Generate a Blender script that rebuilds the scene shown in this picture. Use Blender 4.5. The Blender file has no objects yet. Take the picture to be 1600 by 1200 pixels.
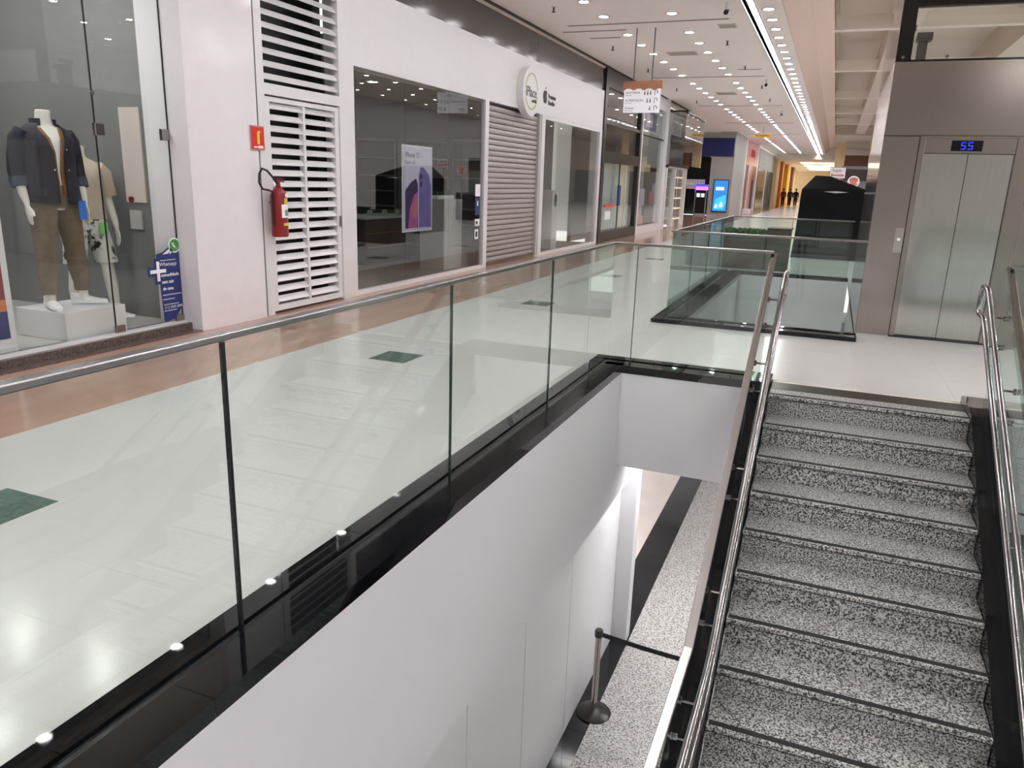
import bpy, bmesh, math, random
from mathutils import Vector, Matrix
random.seed(7)
S = bpy.context.scene
COL = S.collection
PI = math.pi

# ---------------------------------------------------------------- camera
def make_camera():
    p, y, r = 0.262169, 0.383531, 0.0324448
    cy, sy, cp, sp, cr, sr = math.cos(y), math.sin(y), math.cos(p), math.sin(p), math.cos(r), math.sin(r)
    f = Vector((-sy*cp, cy*cp, -sp)); rt = Vector((cy, sy, 0)); up = rt.cross(f)
    r2 = cr*rt + sr*up; u2 = -sr*rt + cr*up
    cam = bpy.data.cameras.new('camera'); o = bpy.data.objects.new('camera', cam); COL.objects.link(o)
    cam.sensor_fit = 'HORIZONTAL'; cam.sensor_width = 36.0; cam.lens = 36.0*1185.626/1600
    cam.clip_start = .05; cam.clip_end = 400
    m = Matrix((r2, u2, -f)).transposed().to_4x4(); m.translation = Vector((0, 0, 1.65)); o.matrix_world = m
    S.camera = o
make_camera()

# ---------------------------------------------------------------- world, light levels, exposure
W = bpy.data.worlds.new('world'); S.world = W; W.use_nodes = True
W.node_tree.nodes['Background'].inputs[0].default_value = (1.0, .96, .92, 1)
W.node_tree.nodes['Background'].inputs[1].default_value = .6
LAMP = 50.0            # radiance of a downlight lens
COVE = 9.0             # radiance of the linear cove light
LAMP_COL = (1.0, .965, .985)
S.view_settings.view_transform = 'Standard'; S.view_settings.look = 'None'
S.view_settings.exposure = 1.23; S.view_settings.gamma = 1.0; S.view_settings.use_curve_mapping = False
S.cycles.transparent_max_bounces = 32; S.cycles.diffuse_bounces = 8
S.cycles.sample_clamp_indirect = 6.0
S.cycles.caustics_reflective = False; S.cycles.caustics_refractive = False

# ---------------------------------------------------------------- materials
MATS = {}
def nodes(name):
    m = bpy.data.materials.new(name); m.use_nodes = True
    nt = m.node_tree; b = nt.nodes['Principled BSDF']
    MATS[name] = m
    return m, nt, b
def L(nt, a, b): nt.links.new(a, b)
def srgb(*c): return tuple((x/255/12.92 if x/255 <= .04045 else ((x/255+.055)/1.055)**2.4) for x in c) + (1,)
def mat(name, col, rough=.5, metal=0, spec=.5, var=.04, scale=8, bump=0, bscale=200, stretch=None):
    """plain surface with a faint noise in its colour"""
    m, nt, b = nodes(name)
    c = srgb(*col)
    b.inputs['Roughness'].default_value = rough; b.inputs['Metallic'].default_value = metal
    b.inputs['Specular IOR Level'].default_value = spec
    g = nt.nodes.new('ShaderNodeNewGeometry'); n = nt.nodes.new('ShaderNodeTexNoise')
    n.inputs['Scale'].default_value = scale; n.inputs['Detail'].default_value = 4
    src = g.outputs['Position']
    if stretch:
        mp = nt.nodes.new('ShaderNodeMapping'); mp.inputs['Scale'].default_value = stretch
        L(nt, src, mp.inputs['Vector']); src = mp.outputs[0]
    L(nt, src, n.inputs['Vector'])
    r = nt.nodes.new('ShaderNodeValToRGB')
    r.color_ramp.elements[0].position = .3; r.color_ramp.elements[1].position = .7
    r.color_ramp.elements[0].color = tuple(x*(1-var) for x in c[:3])+(1,)
    r.color_ramp.elements[1].color = tuple(min(1, x*(1+var)) for x in c[:3])+(1,)
    L(nt, n.outputs['Fac'], r.inputs[0]); L(nt, r.outputs[0], b.inputs['Base Color'])
    if bump:
        n2 = nt.nodes.new('ShaderNodeTexNoise'); n2.inputs['Scale'].default_value = bscale
        L(nt, src, n2.inputs['Vector'])
        bp = nt.nodes.new('ShaderNodeBump'); bp.inputs['Strength'].default_value = bump; bp.inputs['Distance'].default_value = .01
        L(nt, n2.outputs['Fac'], bp.inputs['Height']); L(nt, bp.outputs[0], b.inputs['Normal'])
    return m
def granite(name, stops, scale, rough):
    m, nt, b = nodes(name); b.inputs['Roughness'].default_value = rough
    g = nt.nodes.new('ShaderNodeNewGeometry'); n = nt.nodes.new('ShaderNodeTexNoise')
    n.inputs['Scale'].default_value = scale; n.inputs['Detail'].default_value = 3; n.inputs['Roughness'].default_value = .7
    L(nt, g.outputs['Position'], n.inputs['Vector'])
    r = nt.nodes.new('ShaderNodeValToRGB'); cr = r.color_ramp
    cr.elements[0].position = stops[0][0]; cr.elements[0].color = srgb(*stops[0][1])
    cr.elements[1].position = stops[-1][0]; cr.elements[1].color = srgb(*stops[-1][1])
    for p, c in stops[1:-1]:
        e = cr.elements.new(p); e.color = srgb(*c)
    L(nt, n.outputs['Fac'], r.inputs[0]); L(nt, r.outputs[0], b.inputs['Base Color'])
    return m
def emis(name, col, strength, base=.04):
    m, nt, b = nodes(name)
    b.inputs['Base Color'].default_value = (base, base, base, 1)
    b.inputs['Emission Color'].default_value = tuple(col)+(1,); b.inputs['Emission Strength'].default_value = strength
    return m
def glass(name, tint, ior=1.5, rough=0.0):
    """thin architectural pane: tinted see-through plus a fresnel mirror"""
    m = bpy.data.materials.new(name); m.use_nodes = True; nt = m.node_tree; nt.nodes.clear(); MATS[name] = m
    o = nt.nodes.new('ShaderNodeOutputMaterial'); t = nt.nodes.new('ShaderNodeBsdfTransparent'); g = nt.nodes.new('ShaderNodeBsdfGlossy')
    t.inputs[0].default_value = tuple(tint)+(1,); g.inputs['Roughness'].default_value = rough; g.inputs[0].default_value = (1, 1, 1, 1)
    fr = nt.nodes.new('ShaderNodeFresnel'); ge = nt.nodes.new('ShaderNodeNewGeometry'); mx = nt.nodes.new('ShaderNodeMix')
    mx.inputs[2].default_value = ior; mx.inputs[3].default_value = 1/ior
    L(nt, ge.outputs['Backfacing'], mx.inputs[0]); L(nt, mx.outputs[0], fr.inputs['IOR'])
    ms = nt.nodes.new('ShaderNodeMixShader'); L(nt, fr.outputs[0], ms.inputs[0]); L(nt, t.outputs[0], ms.inputs[1]); L(nt, g.outputs[0], ms.inputs[2])
    L(nt, ms.outputs[0], o.inputs['Surface'])
    return m

mat('marble', (199, 199, 198), .17, spec=.22, var=.035, scale=1.3, stretch=(1, .35, 1))
mat('grout', (206, 202, 192), .3)
mat('terracotta', (176, 142, 126), .10, var=.10, scale=2.2, stretch=(2.2, .35, 1))
mat('green_marble', (84, 108, 100), .12, var=.22, scale=30)
mat('black_granite', (13, 14, 18), .025, var=.3, scale=60)
mat('groove', (6, 7, 8), .4)
mat('channel', (48, 51, 56), .25, metal=.6)
granite('grey_granite', [(.40, (16, 16, 17)), (.45, (74, 74, 74)), (.50, (150, 150, 149)), (.57, (204, 204, 203))], 88, .38)
granite('light_granite', [(.36, (70, 68, 66)), (.46, (140, 138, 135)), (.56, (186, 184, 181))], 58, .25)
granite('brown_granite', [(.33, (48, 40, 38)), (.5, (92, 80, 76)), (.66, (128, 114, 108))], 90, .2)
mat('strip_black', (34, 34, 35), .8, var=.1)
mat('white_paint', (226, 226, 228), .45, var=.012)
mat('white_gloss', (228, 226, 230), .10, var=.012)
mat('white_satin', (224, 224, 226), .28, var=.012)
mat('void_white', (226, 226, 230), .6, var=.012, scale=1.5)
mat('ceiling', (250, 243, 237), .75, var=.012)
mat('bulkhead', (234, 210, 196), .7, var=.012)
mat('coffer', (216, 204, 192), .75, var=.012)
mat('beam', (238, 228, 218), .6, var=.012)
mat('cream', (226, 208, 192), .6, var=.012)
mat('grey_wall', (120, 121, 121), .55, var=.03)
mat('grey_light', (176, 176, 174), .5, var=.03)
mat('dark_band', (74, 70, 68), .16, var=.05)
mat('dark_metal', (46, 42, 40), .3, metal=.3)
mat('black', (14, 14, 16), .35)
mat('black_gloss', (10, 10, 12), .12)
mat('cabinet_dark', (46, 44, 44), .5)
mat('glass_edge', (42, 62, 56), .3)
mat('rubber', (12, 12, 13), .5)
mat('steel', (178, 170, 164), .17, metal=1, var=.05, scale=5, stretch=(60, 60, .6))
mat('steel_door', (212, 211, 207), .13, metal=1, var=.06, scale=5, stretch=(60, 60, .6))
mat('chrome', (160, 158, 158), .13, metal=1, var=.02)
mat('rail', (156, 154, 153), .22, metal=1, var=.03)
mat('shutter', (176, 168, 168), .38, metal=.35, var=.05)
mat('brown_dark', (58, 46, 40), .6)
mat('brown', (112, 72, 52), .55, var=.1)
mat('wood', (166, 112, 80), .5, var=.16, scale=12, stretch=(1, 6, 8))
mat('planter_brown', (70, 58, 50), .5)
mat('leaf', (70, 110, 34), .5, var=.4, scale=40)
mat('leaf_dark', (34, 66, 22), .5, var=.4, scale=40)
mat('tarp', (9, 9, 11), .6, spec=.12, var=.25, scale=6)
mat('red', (134, 18, 28), .3)
mat('red_deep', (126, 24, 34), .28)
mat('red_sign', (206, 44, 30), .4)
mat('yellow', (220, 204, 60), .5)
mat('yellow_sign', (214, 162, 20), .5)
mat('green', (60, 140, 66), .5)
mat('pale_green', (140, 200, 120), .5)
mat('lime', (176, 190, 60), .5)
mat('white_print', (240, 240, 242), .5)
mat('grey_print', (96, 96, 100), .5)
mat('dark_print', (40, 36, 40), .5)
mat('navy', (34, 52, 112), .4)
mat('navy_fascia', (24, 34, 104), .35)
mat('denim', (13, 17, 34), .85, var=.25, scale=60, bump=.15)
mat('denim_light', (58, 66, 84), .85, var=.2, scale=60)
mat('brown_cloth', (134, 92, 58), .85, var=.1)
mat('khaki', (112, 97, 80), .85, var=.14, scale=14, bump=.2, bscale=40)
mat('beige_cloth', (188, 174, 158), .85, var=.06)
mat('white_cloth', (228, 228, 228), .7)
mat('shoe_white', (236, 236, 238), .45)
mat('mannequin', (226, 224, 216), .3, var=.01)
mat('blue_tag', (40, 110, 214), .4)
mat('lilac', (216, 212, 236), .4)
mat('purple', (118, 104, 178), .35, var=.18, scale=4)
mat('purple_dark', (64, 44, 96), .35)
mat('pink', (184, 92, 160), .35, var=.2, scale=5)
mat('skin', (150, 104, 84), .5)
mat('hair', (22, 18, 18), .6)
mat('cloth_black', (22, 22, 26), .85)
mat('cloth_navy', (34, 38, 58), .85)
mat('cloth_maroon', (92, 34, 44), .85)
mat('fabric_green', (34, 108, 62), .8)
mat('fabric_pink', (176, 66, 108), .8)
mat('curtain', (228, 230, 230), .35, var=.05, scale=3, stretch=(1, 8, .3))
mat('beige_tile', (206, 196, 190), .2, var=.05, scale=2)
mat('warm_wall', (232, 206, 164), .6)
mat('orange_panel', (206, 122, 70), .5)
mat('rose', (196, 120, 116), .3, var=.1)
mat('royal', (60, 58, 150), .4)
glass('glass_clear', (.90, .935, .915))
glass('glass_green', (.87, .93, .905))
glass('glass_shop', (.93, .95, .94), 1.75)
glass('glass_window', (.95, .965, .955), 1.42)
glass('glass_dark', (.70, .70, .69), 1.9)
emis('lamp', LAMP_COL, LAMP)
emis('lamp_lower_fill', (1.0, .975, .98), 165)
emis('lamp_right_fill', (1.0, .97, .985), 190)  # boosted radiance for the added fill rows on the right
emis('lamp_phone_fill', (1.0, .95, .9), 26)
emis('cove', (1.0, .97, .94), COVE)
emis('lamp_shop', (1.0, .97, .96), 150)
emis('screen_blue', (.02, .26, .75), 0.47)
emis('screen_cyan', (.05, .62, .95), 0.47)
emis('screen_white', (.8, .92, 1.0), 0.43)
emis('display_blue', (.008, .03, 1.0), .9)
emis('glow_pink', (1.0, .25, .75), 0.58)
emis('glow_blue', (.12, .1, .9), 0.43)
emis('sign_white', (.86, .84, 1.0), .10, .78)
emis('glow_warm', (1.0, .72, .36), 0.58)
emis('far_panel', (1.0, .88, .62), 3.2)

def flowers_mat():
    m, nt, b = nodes('floral'); b.inputs['Roughness'].default_value = .85
    g = nt.nodes.new('ShaderNodeNewGeometry'); v = nt.nodes.new('ShaderNodeTexNoise'); v.inputs['Scale'].default_value = 11; v.inputs['Detail'].default_value = 5
    L(nt, g.outputs['Position'], v.inputs['Vector'])
    r = nt.nodes.new('ShaderNodeValToRGB'); r.color_ramp.elements[0].position = .40; r.color_ramp.elements[0].color = srgb(52, 52, 46)
    r.color_ramp.elements[1].position = .47; r.color_ramp.elements[1].color = srgb(214, 214, 206)
    L(nt, v.outputs['Fac'], r.inputs[0]); L(nt, r.outputs[0], b.inputs['Base Color'])
flowers_mat()

# ---------------------------------------------------------------- mesh helpers
class MB:
    def __init__(s): s.v = []; s.f = []
    def add(s, vs, fs):
        k = len(s.v); s.v += [tuple(v) for v in vs]; s.f += [tuple(i+k for i in f) for f in fs]; return s
    def box(s, x0, x1, y0, y1, z0, z1):
        return s.add([(x0,y0,z0),(x1,y0,z0),(x1,y1,z0),(x0,y1,z0),(x0,y0,z1),(x1,y0,z1),(x1,y1,z1),(x0,y1,z1)],
                     [(0,3,2,1),(4,5,6,7),(0,1,5,4),(1,2,6,5),(2,3,7,6),(3,0,4,7)])
    def tube(s, pts, r, n=10, cap=True):
        pts = [Vector(p) for p in pts]; rs = r if isinstance(r, (list, tuple)) else [r]*len(pts)
        rings = []; prev = None
        for i, p in enumerate(pts):
            if i == 0: d = pts[1]-p
            elif i == len(pts)-1: d = p-pts[i-1]
            else: d = (pts[i+1]-p).normalized()+(p-pts[i-1]).normalized()
            d.normalize()
            if prev is None:
                a = Vector((0,0,1)) if abs(d.z) < .9 else Vector((1,0,0)); u = d.cross(a).normalized()
            else:
                u = (prev-d*prev.dot(d)).normalized()
            prev = u; w = d.cross(u)
            rings.append([p+(u*math.cos(2*PI*k/n)+w*math.sin(2*PI*k/n))*rs[i] for k in range(n)])
        vs = [v for R in rings for v in R]; fs = []
        for i in range(len(pts)-1):
            for k in range(n):
                k2 = (k+1) % n; fs.append((i*n+k, (i+1)*n+k, (i+1)*n+k2, i*n+k2)[::-1])
        if cap: fs.append(tuple(range(n))); fs.append(tuple(range((len(pts)-1)*n, len(pts)*n))[::-1])
        return s.add(vs, [f[::-1] for f in fs])
    def loft(s, rings, n=16):
        """rings: (cx,cy,cz,rx,ry) horizontal ellipses bottom to top"""
        vs = []; fs = []
        for (cx,cy,cz,rx,ry) in rings:
            vs += [(cx+rx*math.cos(2*PI*k/n), cy+ry*math.sin(2*PI*k/n), cz) for k in range(n)]
        for i in range(len(rings)-1):
            for k in range(n):
                k2 = (k+1) % n; fs.append((i*n+k, i*n+k2, (i+1)*n+k2, (i+1)*n+k))
        fs.append(tuple(range(n))[::-1]); fs.append(tuple(range((len(rings)-1)*n, len(rings)*n)))
        return s.add(vs, fs)
    def lathe(s, prof, c=(0,0,0), n=24):
        return s.loft([(c[0], c[1], c[2]+z, r, r) for r, z in prof], n)
    def prism(s, poly, o, u, v, t):
        """polygon (a,b) in the plane o + a*u + b*v, thickness t along u x v"""
        o, u, v = Vector(o), Vector(u), Vector(v); w = u.cross(v).normalized()*t; n = len(poly)
        lo = [o+u*a+v*b for a, b in poly]; hi = [p+w for p in lo]
        return s.add(lo+hi, [tuple(range(n))[::-1], tuple(range(n, 2*n))]+[(i, (i+1) % n, n+(i+1) % n, n+i) for i in range(n)])
    def ring(s, o, u, v, r0, r1, t, n=32, a0=0, a1=2*PI):
        o, u, v = Vector(o), Vector(u), Vector(v); w = u.cross(v).normalized()*t
        full = abs(a1-a0-2*PI) < 1e-6; m = n if full else n+1; vs = []
        for k in range(m):
            a = a0+(a1-a0)*k/n; d = u*math.cos(a)+v*math.sin(a)
            vs += [o+d*r0, o+d*r1, o+d*r1+w, o+d*r0+w]
        fs = []
        for k in range(n if full else n):
            p = 4*k; q = 4*((k+1) % m)
            for j in range(4): fs.append((p+j, q+j, q+(j+1) % 4, p+(j+1) % 4))
        if not full: fs += [(0,3,2,1), tuple(4*(m-1)+j for j in (0,1,2,3))]
        return s.add(vs, fs)
    def disc(s, o, u, v, r, t, n=28):
        return s.prism([(r*math.cos(2*PI*k/n), r*math.sin(2*PI*k/n)) for k in range(n)], o, u, v, t)
def mesh(name, mb, mt, off=(0,0,0), smooth=False):
    me = bpy.data.meshes.new(name)
    me.from_pydata([(x-off[0], y-off[1], z-off[2]) for x, y, z in mb.v], [], mb.f); me.update()
    bm = bmesh.new(); bm.from_mesh(me); bmesh.ops.recalc_face_normals(bm, faces=bm.faces); bm.to_mesh(me); bm.free()
    me.materials.append(MATS[mt])
    if smooth:
        me.polygons.foreach_set('use_smooth', [True]*len(me.polygons))
        try: me.set_sharp_from_angle(angle=math.radians(40))
        except Exception: pass
    return me
def wloc(o):
    v = Vector((0,0,0))
    while o: v = v+o.location; o = o.parent
    return v
def link(name, me, parent=None, loc=(0,0,0)):
    o = bpy.data.objects.new(name, me); COL.objects.link(o); o.location = loc
    if parent: o.parent = parent
    return o
def part(name, mb, mt, parent, smooth=False, bevel=0, label=None, seg=2):
    o = link(name, mesh(name, mb, mt, wloc(parent), smooth), parent)
    if bevel: bev(o, bevel, seg)
    if label: o['label'] = label
    return o
def bev(o, w, seg=2):
    b = o.modifiers.new('bevel', 'BEVEL'); b.width = w; b.segments = seg; b.limit_method = 'ANGLE'; b.angle_limit = math.radians(35)
def tag(o, label, cat, group=None):
    o['label'] = label; o['category'] = cat
    if group: o['group'] = group
    return o
def thing(name, label, cat, loc=(0,0,0), group=None):
    o = bpy.data.objects.new(name, None); COL.objects.link(o); o.location = loc; o.empty_display_size = .1
    return tag(o, label, cat, group)
def single(name, mb, mt, label, cat, group=None, smooth=False, bevel=0, loc=None):
    c = loc or [sum(v[i] for v in mb.v)/len(mb.v) if i < 2 else min(v[2] for v in mb.v) for i in range(3)]
    o = link(name, mesh(name, mb, mt, c, smooth), None, c)
    if bevel: bev(o, bevel)
    return tag(o, label, cat, group)
def struct(name, mb, mt, parent=None, smooth=False, label=None):
    if parent: return part(name, mb, mt, parent, smooth, label=label)
    o = link(name, mesh(name, mb, mt, (0,0,0), smooth)); o['kind'] = 'structure'
    if label: o['label'] = label
    return o
def sroot(name, label=None):
    o = bpy.data.objects.new(name, None); COL.objects.link(o); o['kind'] = 'structure'
    if label: o['label'] = label
    return o
def text(name, s, size, mt, parent, o, u, v, t=.004, align='CENTER', bold=0, sx=1.0):
    cu = bpy.data.curves.new('tmp', 'FONT'); cu.body = s; cu.size = size; cu.align_x = align; cu.align_y = 'CENTER'; cu.extrude = t/2; cu.offset = bold; cu.resolution_u = 3
    tmp = bpy.data.objects.new('tmp', cu); COL.objects.link(tmp)
    bpy.context.view_layer.update()
    me = bpy.data.meshes.new_from_object(tmp.evaluated_get(bpy.context.evaluated_depsgraph_get()))
    bpy.data.objects.remove(tmp); me.name = name
    u, v = Vector(u).normalized(), Vector(v).normalized(); w = u.cross(v); off = wloc(parent) if parent else Vector((0,0,0))
    for p in me.vertices:
        q = Vector(o)+u*p.co.x*sx+v*p.co.y+w*(p.co.z+t/2)-off; p.co = q
    me.materials.clear(); me.materials.append(MATS[mt]); me.update()
    return link(name, me, parent)
Y, Zv = (0,1,0), (0,0,1)

# ================================================================ THE SETTING
ZC = 4.72       # mall ceiling
ZL = -3.6       # lower floor
KERB = .05
# ---- upper floor: base slabs with inset tiles
floor = sroot('floor')
fl = MB()
for r in ((-4.6,-1.92,-14,140), (-1.92,9,6.98,9.3), (-.3,1.17,6.9,6.98), (-1.92,9,15.9,140), (.43,9,9.3,15.9), (-1.92,9,-14,.4), (4.2,9,.4,6.98)):
    fl.box(r[0],r[1],r[2],r[3],-.06,-.0015)
struct('floor_bed', fl, 'grout', floor)
T = .383
tile_me = mesh('floor_tile', MB().box(0,T-.0006,0,T-.0006,-.03,0), 'marble')
green_me = mesh('accent_tile', MB().box(0,T-.0006,0,T-.0006,-.03,.0005), 'green_marble')
cnt = 0; ymax = 2.44-.383+T*34
for j in range(-5, 34):
    y0 = 2.06+T*j
    for i in range(7):
        x0 = -4.6+T*i; gr = (i == 2 and j % 10 == 0)
        if gr: link('accent_tile', green_me, floor, (x0, y0, 0)); continue
        link('floor_tile', tile_me, floor, (x0, y0, 0)); cnt += 1
plain = MB().box(-4.6,-1.92,-14,2.06-5*T,-.03,0).box(-4.6,-1.92,2.06+34*T,140,-.03,0)
plain.box(-1.92,9,15.9,140,-.03,0).box(.43,9,9.3,15.9,-.03,0).box(-1.92,9,-14,.4,-.03,0).box(4.2,9,.4,6.98,-.03,0)
struct('floor_slab', plain, 'marble', floor)
for y0 in (17.38+.0, 21.21, 25.04, 28.87):
    struct('accent_tile', MB().box(-3.834,-3.45,y0,y0+T,-.02,.0006), 'green_marble', floor)
land_me = mesh('landing_tile', MB().box(0,.766-.002,0,.773-.002,-.03,0), 'marble')
for j in range(3):
    for i in range(8):
        link('landing_tile', land_me, floor, (-1.92+.766*i, 6.98+.773*j, 0))
struct('floor_slab', MB().box(-1.92+.766*8,9,6.98,9.3,-.03,0), 'marble', floor)
tb = MB()
terr_me = mesh('border_tile', MB().box(0,1.72-.002,0,1.2-.002,-.03,0), 'terracotta')
for j in range(30): link('border_tile', terr_me, floor, (-6.32, -3+1.2*j, 0))
struct('border_slab', MB().box(-6.32,-4.6,33,140,-.03,0).box(-6.32,-4.6,-14,-3,-.03,0), 'terracotta', floor)
struct('border_slab', MB().box(-16,-6.32,34.4,46.8,-.03,0), 'terracotta', floor)

# ---- lower floor
lfloor = sroot('floor_lower')
struct('granite_field', MB().box(-1.6,8,-5,17,ZL-.05,ZL), 'light_granite', lfloor)
struct('beige_field', MB().box(-7,-2.0,-5,17,ZL-.05,ZL), 'beige_tile', lfloor)
struct('strip_bed', MB().box(-2.0,-1.6,-5,17,ZL-.05,ZL-.004), 'grout', lfloor)
bt = mesh('black_tile', MB().box(0,.398,0,.397,-.03,0), 'black_granite')
for j in range(26): link('black_tile', bt, lfloor, (-1.999, 5.0+.4*j, ZL))
struct('black_run', MB().box(-2.0,-1.6,-5,5.0,ZL-.04,ZL), 'black_granite', lfloor)

# ---- void walls (slab edges) and lower level walls
struct('wall_void_left', MB().box(-1.92,-1.60,.4,6.98,-1.31,0).box(-1.92,-1.60,6.98,8.05,-1.31,-.06), 'void_white')
struct('wall_void_back', MB().box(-1.60,-.50,6.63,6.98,-.92,0), 'void_white')
struct('wall_stair_head', MB().box(-.50,1.345,6.67,6.98,-.92,-.46), 'void_white')
struct('wall_void_back_right', MB().box(1.35,4.2,6.62,6.98,-.92,0), 'void_white')
struct('wall_void_near', MB().box(-1.92,4.2,.1,.4,-1.31,-.06), 'void_white')
struct('wall_void_right', MB().box(4.2,4.4,.4,6.98,-1.31,-.06), 'void_white')
struct('ceiling_lower', MB().box(-7,8,6.98,9.2,-.92,-.80).box(-7,-1.92,-5,6.98,-.92,-.80).box(4.4,8,-5,6.98,-.92,-.8).box(-1.92,4.4,-5,.1,-.92,-.8).box(-7,-1.92,9.2,17,-.92,-.8).box(-1.92,8,15.8,17,-.92,-.8), 'void_white')
lw = sroot('wall_lower_left')
edges = [0.6, 2.3, 3.86, 4.92, 6.1, 7.86]
for a, b in zip(edges[:-1], edges[1:]):
    struct('wall_panel', MB().box(-1.86,-1.80,a+.006,b-.006,ZL,-1.30), 'white_satin', lw)
struct('backing', MB().box(-2.0,-1.86,.6,7.86,ZL,-1.30), 'grey_print', lw)
struct('wall_lower_post', MB().box(-1.98,-1.62,7.86,8.05,ZL,-1.30), 'white_satin', label='white end post of the lower panel wall')
struct('wall_lower_far', MB().box(-7,8,17,17.2,ZL,-.8), 'void_white')
struct('wall_lower_right', MB().box(8,8.2,-5,17,ZL,-.06), 'void_white')
struct('wall_lower_west', MB().box(-7.2,-7,-5,17,ZL,-.8), 'void_white')
# second void
struct('wall_void_second', MB().box(-1.92,-1.55,9.3,15.9,-1.3,0).box(-1.55,.43,9.3,9.62,-1.3,0).box(-1.55,.43,15.55,15.9,-1.3,0), 'void_white')

# ---- black granite kerbs
def kerb_run(name, label, cells, axis, groove):
    k = sroot(name, label)
    for (x0,x1,y0,y1) in cells: struct('kerb_slab', MB().box(x0,x1,y0,y1,-.02,KERB), 'black_granite', k)
    for (x0,x1,y0,y1) in groove:
        struct('glass_channel', MB().box(x0,x1,y0,y1,-.02,KERB-.012), 'channel', k)
    return k
cells = []
inner = [.4, 1.19, 2.72, 4.2, 5.6, 6.98]; outer = [.4, 1.55, 3.06, 4.6, 6.72]
for a, b in zip(inner[:-1], inner[1:]): cells.append((-1.92,-1.815,a+.0015,b-.0015))
for a, b in zip(outer[:-1], outer[1:]): cells.append((-1.765,-1.595,a+.0015,b-.0015))
cells += [(-1.765,-.9,6.625,6.795),(-.897,-.5,6.625,6.795),(-1.812,-.9,6.86,6.98),(-.897,-.5,6.86,6.98)]
kerb_run('trim_1', 'black granite kerb around the stair void', cells, 'y', [(-1.81,-1.77,.4,6.855),(-1.77,-.5,6.80,6.855)])
cells = [(-1.92,-1.80,9.3+1.32*i,9.3+1.32*(i+1)-.003) for i in range(5)]+[(-1.74,-1.5,9.62+1.5*i,9.62+1.5*(i+1)-.003) for i in range(4)]
cells += [(-1.797,-.7,9.3,9.46),(-.697,.43,9.3,9.46),(-1.74,-.7,9.54,9.617),(-.697,.43,9.54,9.617),(-1.74,.43,15.6,15.68),(-1.74,.43,15.76,15.9)]
kerb_run('trim_2', 'black granite kerb around the lift void', cells, 'y', [(-1.80,-1.74,9.46,15.76),(-1.74,.43,9.46,9.54),(-1.74,.43,15.68,15.76)])
cells = [(1.34,2.6,6.625,6.795),(2.603,4.2,6.625,6.795),(1.34,2.6,6.86,6.98),(2.603,4.2,6.86,6.98)]
kerb_run('trim_3', 'black granite kerb right of the stairs', cells, 'x', [(1.34,4.2,6.80,6.855)])

# ---- ceiling
ceil = sroot('ceiling')
struct('ceiling_panel', MB().box(-6.4,-1.88,-14,76,ZC,ZC+.12), 'ceiling', ceil)
struct('ceiling_panel', MB().box(-16,-6.4,34.4,46.8,ZC,ZC+.12), 'ceiling', ceil)
struct('light_band', MB().box(-1.70,-1.25,-14,76,ZC,ZC+.12), 'ceiling', ceil)
struct('cove_recess', MB().box(-1.90,-1.68,-14,76,ZC+.16,ZC+.22), 'ceiling', ceil)
bk = MB(); 
bk.prism([(-1.25,ZC),(-1.22,ZC),(-.9,5.16),(-.49,5.3),(-.49,5.42),(-.95,5.3),(-1.25,4.95)], (0,76,0), (1,0,0), (0,0,1), 90)
struct('bulkhead', bk, 'bulkhead', ceil)
cf = MB().box(-.6,9,-14,76,6.195,6.3).box(-.55,-.49,-14,76,5.3,6.2).box(.73,1.3,-14,76,5.3,6.2).box(3.7,9,-14,76,5.3,5.4).box(3.6,3.7,-14,76,5.3,6.19)
cf.box(-.48,3.59,57.5,75.7,5.26,5.29).box(-.49,3.6,57.3,57.5,5.3,6.2)
struct('coffer', cf, 'coffer', ceil)
for yb in (0, 6.9, 13.8, 20.7, 27.5, 35.3, 42, 48.8):
    struct('ceiling_beam', MB().box(-.70,3.6,yb,yb+.26,5.28,5.6), 'beam', ceil)
struct('far_soffit', MB().box(-9,9,76,140,4.3,4.4).box(-9,9,75.8,76,4.3,6.3), 'ceiling', ceil)

# ---- end walls
struct('wall_back', MB().box(-16,9,-14.2,-14,-.06,6.3), 'grey_light')
struct('wall_right', MB().box(9,9.2,-14,140,-.06,6.3), 'white_paint')
struct('wall_end', MB().box(-9,9,125,125.2,0,4.4), 'warm_wall')
struct('wall_left_upper', MB().box(-6.4,-6.14,6.1,34.4,4.62,ZC).box(-6.4,-6.14,-14,6.1,3.9,ZC).box(-6.4,-6.14,6.1,8.85,4.06,4.62), 'cream')
struct('trim_4', MB().box(-6.14,-6.08,-14,34.4,ZC-.035,ZC-.003), 'dark_print', label='dark shadow gap where shopfronts meet ceiling')
struct('wall_side_corridor', MB().box(-16.2,-16,34.4,46.8,0,ZC).box(-16,-6.4,34.2,34.4,0,ZC), 'grey_light')

# ================================================================ STAIRS
SY, SZ, RUN, RISE = 6.45, 0.0, .315, .171
SX0, SX1 = -.30, 1.17
st = thing('staircase', 'grey speckled granite staircase with black anti-slip strips leading up to the landing', 'staircase', (.43, 3.6, ZL))
NST = 10
for k in range(NST):
    y1 = SY-RUN*k; z = SZ-RISE*k
    yb = y1+RUN if k else 6.66
    m = MB().box(SX0,SX1,y1-.012,yb+.01,z-.035,z)
    m.box(SX0,SX1,y1+.004,y1+.03,z-RISE-.003,z-.035)
    s_ = part('step', m, 'grey_granite', st, bevel=.004)
    part('anti_slip_strip', MB().box(SX0+.01,SX1-.005,y1+.012,y1+.052,z-.002,z+.002), 'strip_black', s_)
    part('nosing_groove', MB().box(SX0,SX1,y1-.0135,y1-.0105,z-.031,z-.026), 'strip_black', s_)
part('top_strip', MB().box(SX0,SX1,6.66,6.9,-.03,.002), 'dark_metal', st, label='dark stone strip at the head of the stairs')
zl_ = SZ-RISE*NST; yl = SY-RUN*(NST-1)
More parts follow.
